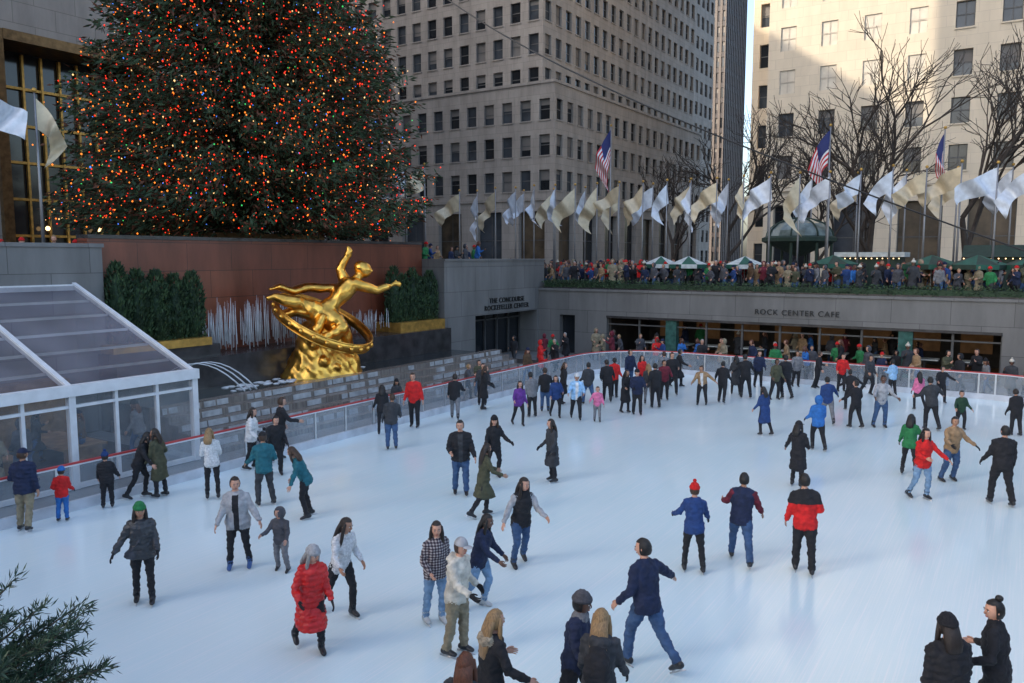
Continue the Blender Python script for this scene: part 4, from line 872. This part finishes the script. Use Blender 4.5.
(-9.33,33.54,1.62,0,dict(top='navy',k='jacket',hair='h_brown',legs='stand')),
(-7.97,31.04,1.66,20,dict(top='olive',k='jacket',pants='black',hair='h_black',arms=('relax','out'),legs='wide')),
(-7.76,31.70,1.78,190,dict(top='black',k='puffer',hair='h_black',arms=('out','low'),legs='glide')),
(-8.03,34.6,1.6,0,dict(top='grey',k='jacket',hair='h_brown',legs='stand')),
(-7.19,34.7,1.62,60,dict(top='black',k='jacket',hair='h_brown',legs='stand')),
(-6.2,34.4,1.62,0,dict(top='red',k='jacket',hair='h_black',legs='stand')),
(-5.15,30.46,1.55,180,dict(top='black',k='jacket',hair='h_black',arms=('out','wide'),legs='bend',lean=10)),
(-5.14,34.21,1.7,20,dict(top='charcoal',k='jacket',hair='h_black',legs='glide')),
(-4.30,34.4,1.5,200,dict(top='skyblue',k='jacket',hair='h_black',legs='stand')),
(-3.09,31.79,1.45,180,dict(top='pink',k='jacket',hair='h_black',hs='long',fem=True,legs='glide')),
(-2.55,33.79,1.45,0,dict(top='black',k='jacket',hair='h_black',arms=('wide','out'),legs='wide')),
(-16.75,7.80,1.70,185,dict(top='navy',k='puffer',pants='khaki',hat='cap',hatc='navy',legs='stand',arms=('bent','down'))),
(-16.7,8.5,1.15,190,dict(top='red',k='jacket',pants='blue',hair='h_dkbrown',legs='stand',hat='beanie',hatc='blue|knit')),
(-16.75,9.5,1.25,200,dict(top='black',k='puffer',hair='h_dkbrown',legs='stand',hat='pom',hatc='dkblue|knit')),
(-16.8,10.3,1.62,100,dict(top='black',k='jacket',hair='h_black',hs='mid',legs='glide',lean=18,fem=True,arms=('fwd','fwd'))),
(-16.5,10.6,1.64,250,dict(top='olive',k='coat',hair='h_dkbrown',hs='mid',fem=True,legs='stand',arms=('relax','bent'))),
(-16.07,21.28,1.66,180,dict(top='black',k='jacket',pants='grey',hair='h_dkbrown',legs='walk')),
(-16.8,23.93,1.64,0,dict(top='charcoal',k='jacket',hair='h_black',legs='stand')),
(-16.26,23.27,1.66,100,dict(top='black',k='coat',hair='h_brown',hs='mid',fem=True,legs='stand')),
]
for i,(E,N,h,hd,k) in enumerate(D):
    k.setdefault('skin','skin1' if i%4 else 'skin2'); k.setdefault('turn',random.uniform(-30,30)); k.setdefault('lat',random.uniform(-4,4))
    if k.get('hair')=='h_black' and i%5==0: k['skin']='skin3'
    if k.get('arms') is None: k['arms']=(random.choice(['relax','low','bent','pocket']),random.choice(['relax','low','hold','down']))
    if i%3==0: k.setdefault('glove','black')
    person(E,N,h,hd,**k)
tops=['black','charcoal','navy','black','dkgrey','olive','burgundy','red','tan','dkblue','grey','black','brown','green','blue','khaki','black','navy','charcoal','dkgrey']
tm=[]
for i in range(20):
    f=i%2==0
    tm.append(build_person(h=1.62+.14*random.random(),top=tops[i],k=random.choice(['jacket','puffer','coat']),pants=random.choice(['black','denim','charcoal']),hair=random.choice(list(HR)),hs=random.choice(['long','mid','short']) if f else 'short',
      fem=f,hat=random.choice([None,'beanie','pom','hood',None]),hatc=random.choice(['black','red','grey','cream','navy'])+'|knit',arms=(random.choice(['relax','pocket','bent','phone']),random.choice(['relax','bent','phone','down'])),legs=random.choice(['stand','walk']),
      voxel=.03,blade=False,wr=False,skin=random.choice(['skin1','skin1','skin2','skin3']),boot='boot_black',lean=random.uniform(0,8)))
def crowd(name,spots):
    e=empty(name)
    for (x,y,z,a) in spots:
        o=mkobj('spectator',random.choice(tm),e); o.location=(x,y,z); o.rotation_euler=(0,0,a); s=random.uniform(.86,1.08); o.scale=(s,s,s)
sp=[]
for row,(n0,cnt) in enumerate(((41.1,50),(41.8,52),(42.7,48),(43.6,44),(45.2,40),(46.6,36),(48.5,34),(51,30),(66,36),(70,36))):
    for i in range(cnt):
        lo,hi=(-24.5,5.5) if n0<44 else (-36 if n0<60 else -60,4)
        x=lo+(hi-lo)*(i+random.random()*1.3)/cnt
        if (n0<44 or abs(x+11.4)>2.5) and random.random()<.93: sp.append((x,n0+random.uniform(-.3,.35),GZ,math.pi+random.uniform(-1.1,1.1)))
crowd('spectator_crowd',sp)
crowd('terrace_crowd',[(-25.95-random.random()*.6+.0,y+random.random()*.4,4.6,-math.pi/2+random.uniform(-.7,.7)) for y in [9,9.7,10.4,11.2,12,12.6,13.3,14.2,15,16.3,17,17.9,18.6]]+[(-26.6-random.random(),28+i*.6,4.6,-math.pi/2+random.uniform(-.7,.7)) for i in range(18)])
crowd('promenade_visitors',[(x+random.uniform(-.4,.4),random.uniform(36.3,38.9),0,math.pi+random.uniform(-1.2,1.2)) for x in np.linspace(-20,1.5,40)]+[(random.uniform(-22.5,-18),y,0,random.uniform(0,6.3)) for y in (32.5,33.2,34,35,36,37)]+[(-18.0,y,0,-1.57+random.uniform(-1,1)) for y in (20.5,24.6,25.4,29,30.2)]+[(random.uniform(-19,-1.5),random.uniform(41.5,44),0,random.uniform(0,6.3)) for i in range(16)])
crowd('pavilion_visitors',[(random.uniform(-22,-19.6),y,0,random.uniform(0,6.3)) for y in (4,5.5,6.6,7.7,8.6,9.5,10.6,11.5,12.4)])
# ------------------------------------------------------------------ light, sky, camera
sx,sy=-.75,-.66; el=R(28); az=math.atan2(sx,sy)
w=bpy.data.worlds.new('World'); sc.world=w; w.use_nodes=True; nt=w.node_tree; bg=nt.nodes['Background']
sk=nt.nodes.new('ShaderNodeTexSky'); sk.sky_type='NISHITA'; sk.sun_disc=False; sk.sun_elevation=el; sk.sun_rotation=az; sk.air_density=1.0; sk.dust_density=4
nt.links.new(sk.outputs[0],bg.inputs[0]); bg.inputs[1].default_value=.5
s=bpy.data.lights.new('sun','SUN'); s.energy=5; s.angle=R(.5); s.color=(1,.88,.72); so=mkobj('sun',s)
dirv=Vector((sx*math.cos(el),sy*math.cos(el),math.sin(el))).normalized(); so.rotation_euler=dirv.to_track_quat('Z','Y').to_euler()
cam=bpy.data.cameras.new('camera'); co=mkobj('camera',cam); cam.lens=28; cam.sensor_width=36; cam.clip_end=3000; cam.clip_start=.05
co.location=(0,0,5.5); co.rotation_euler=(R(90-6.06),0,R(32.9)); sc.camera=co
sc.view_settings.view_transform='Standard'; sc.view_settings.look='None'; sc.view_settings.exposure=0
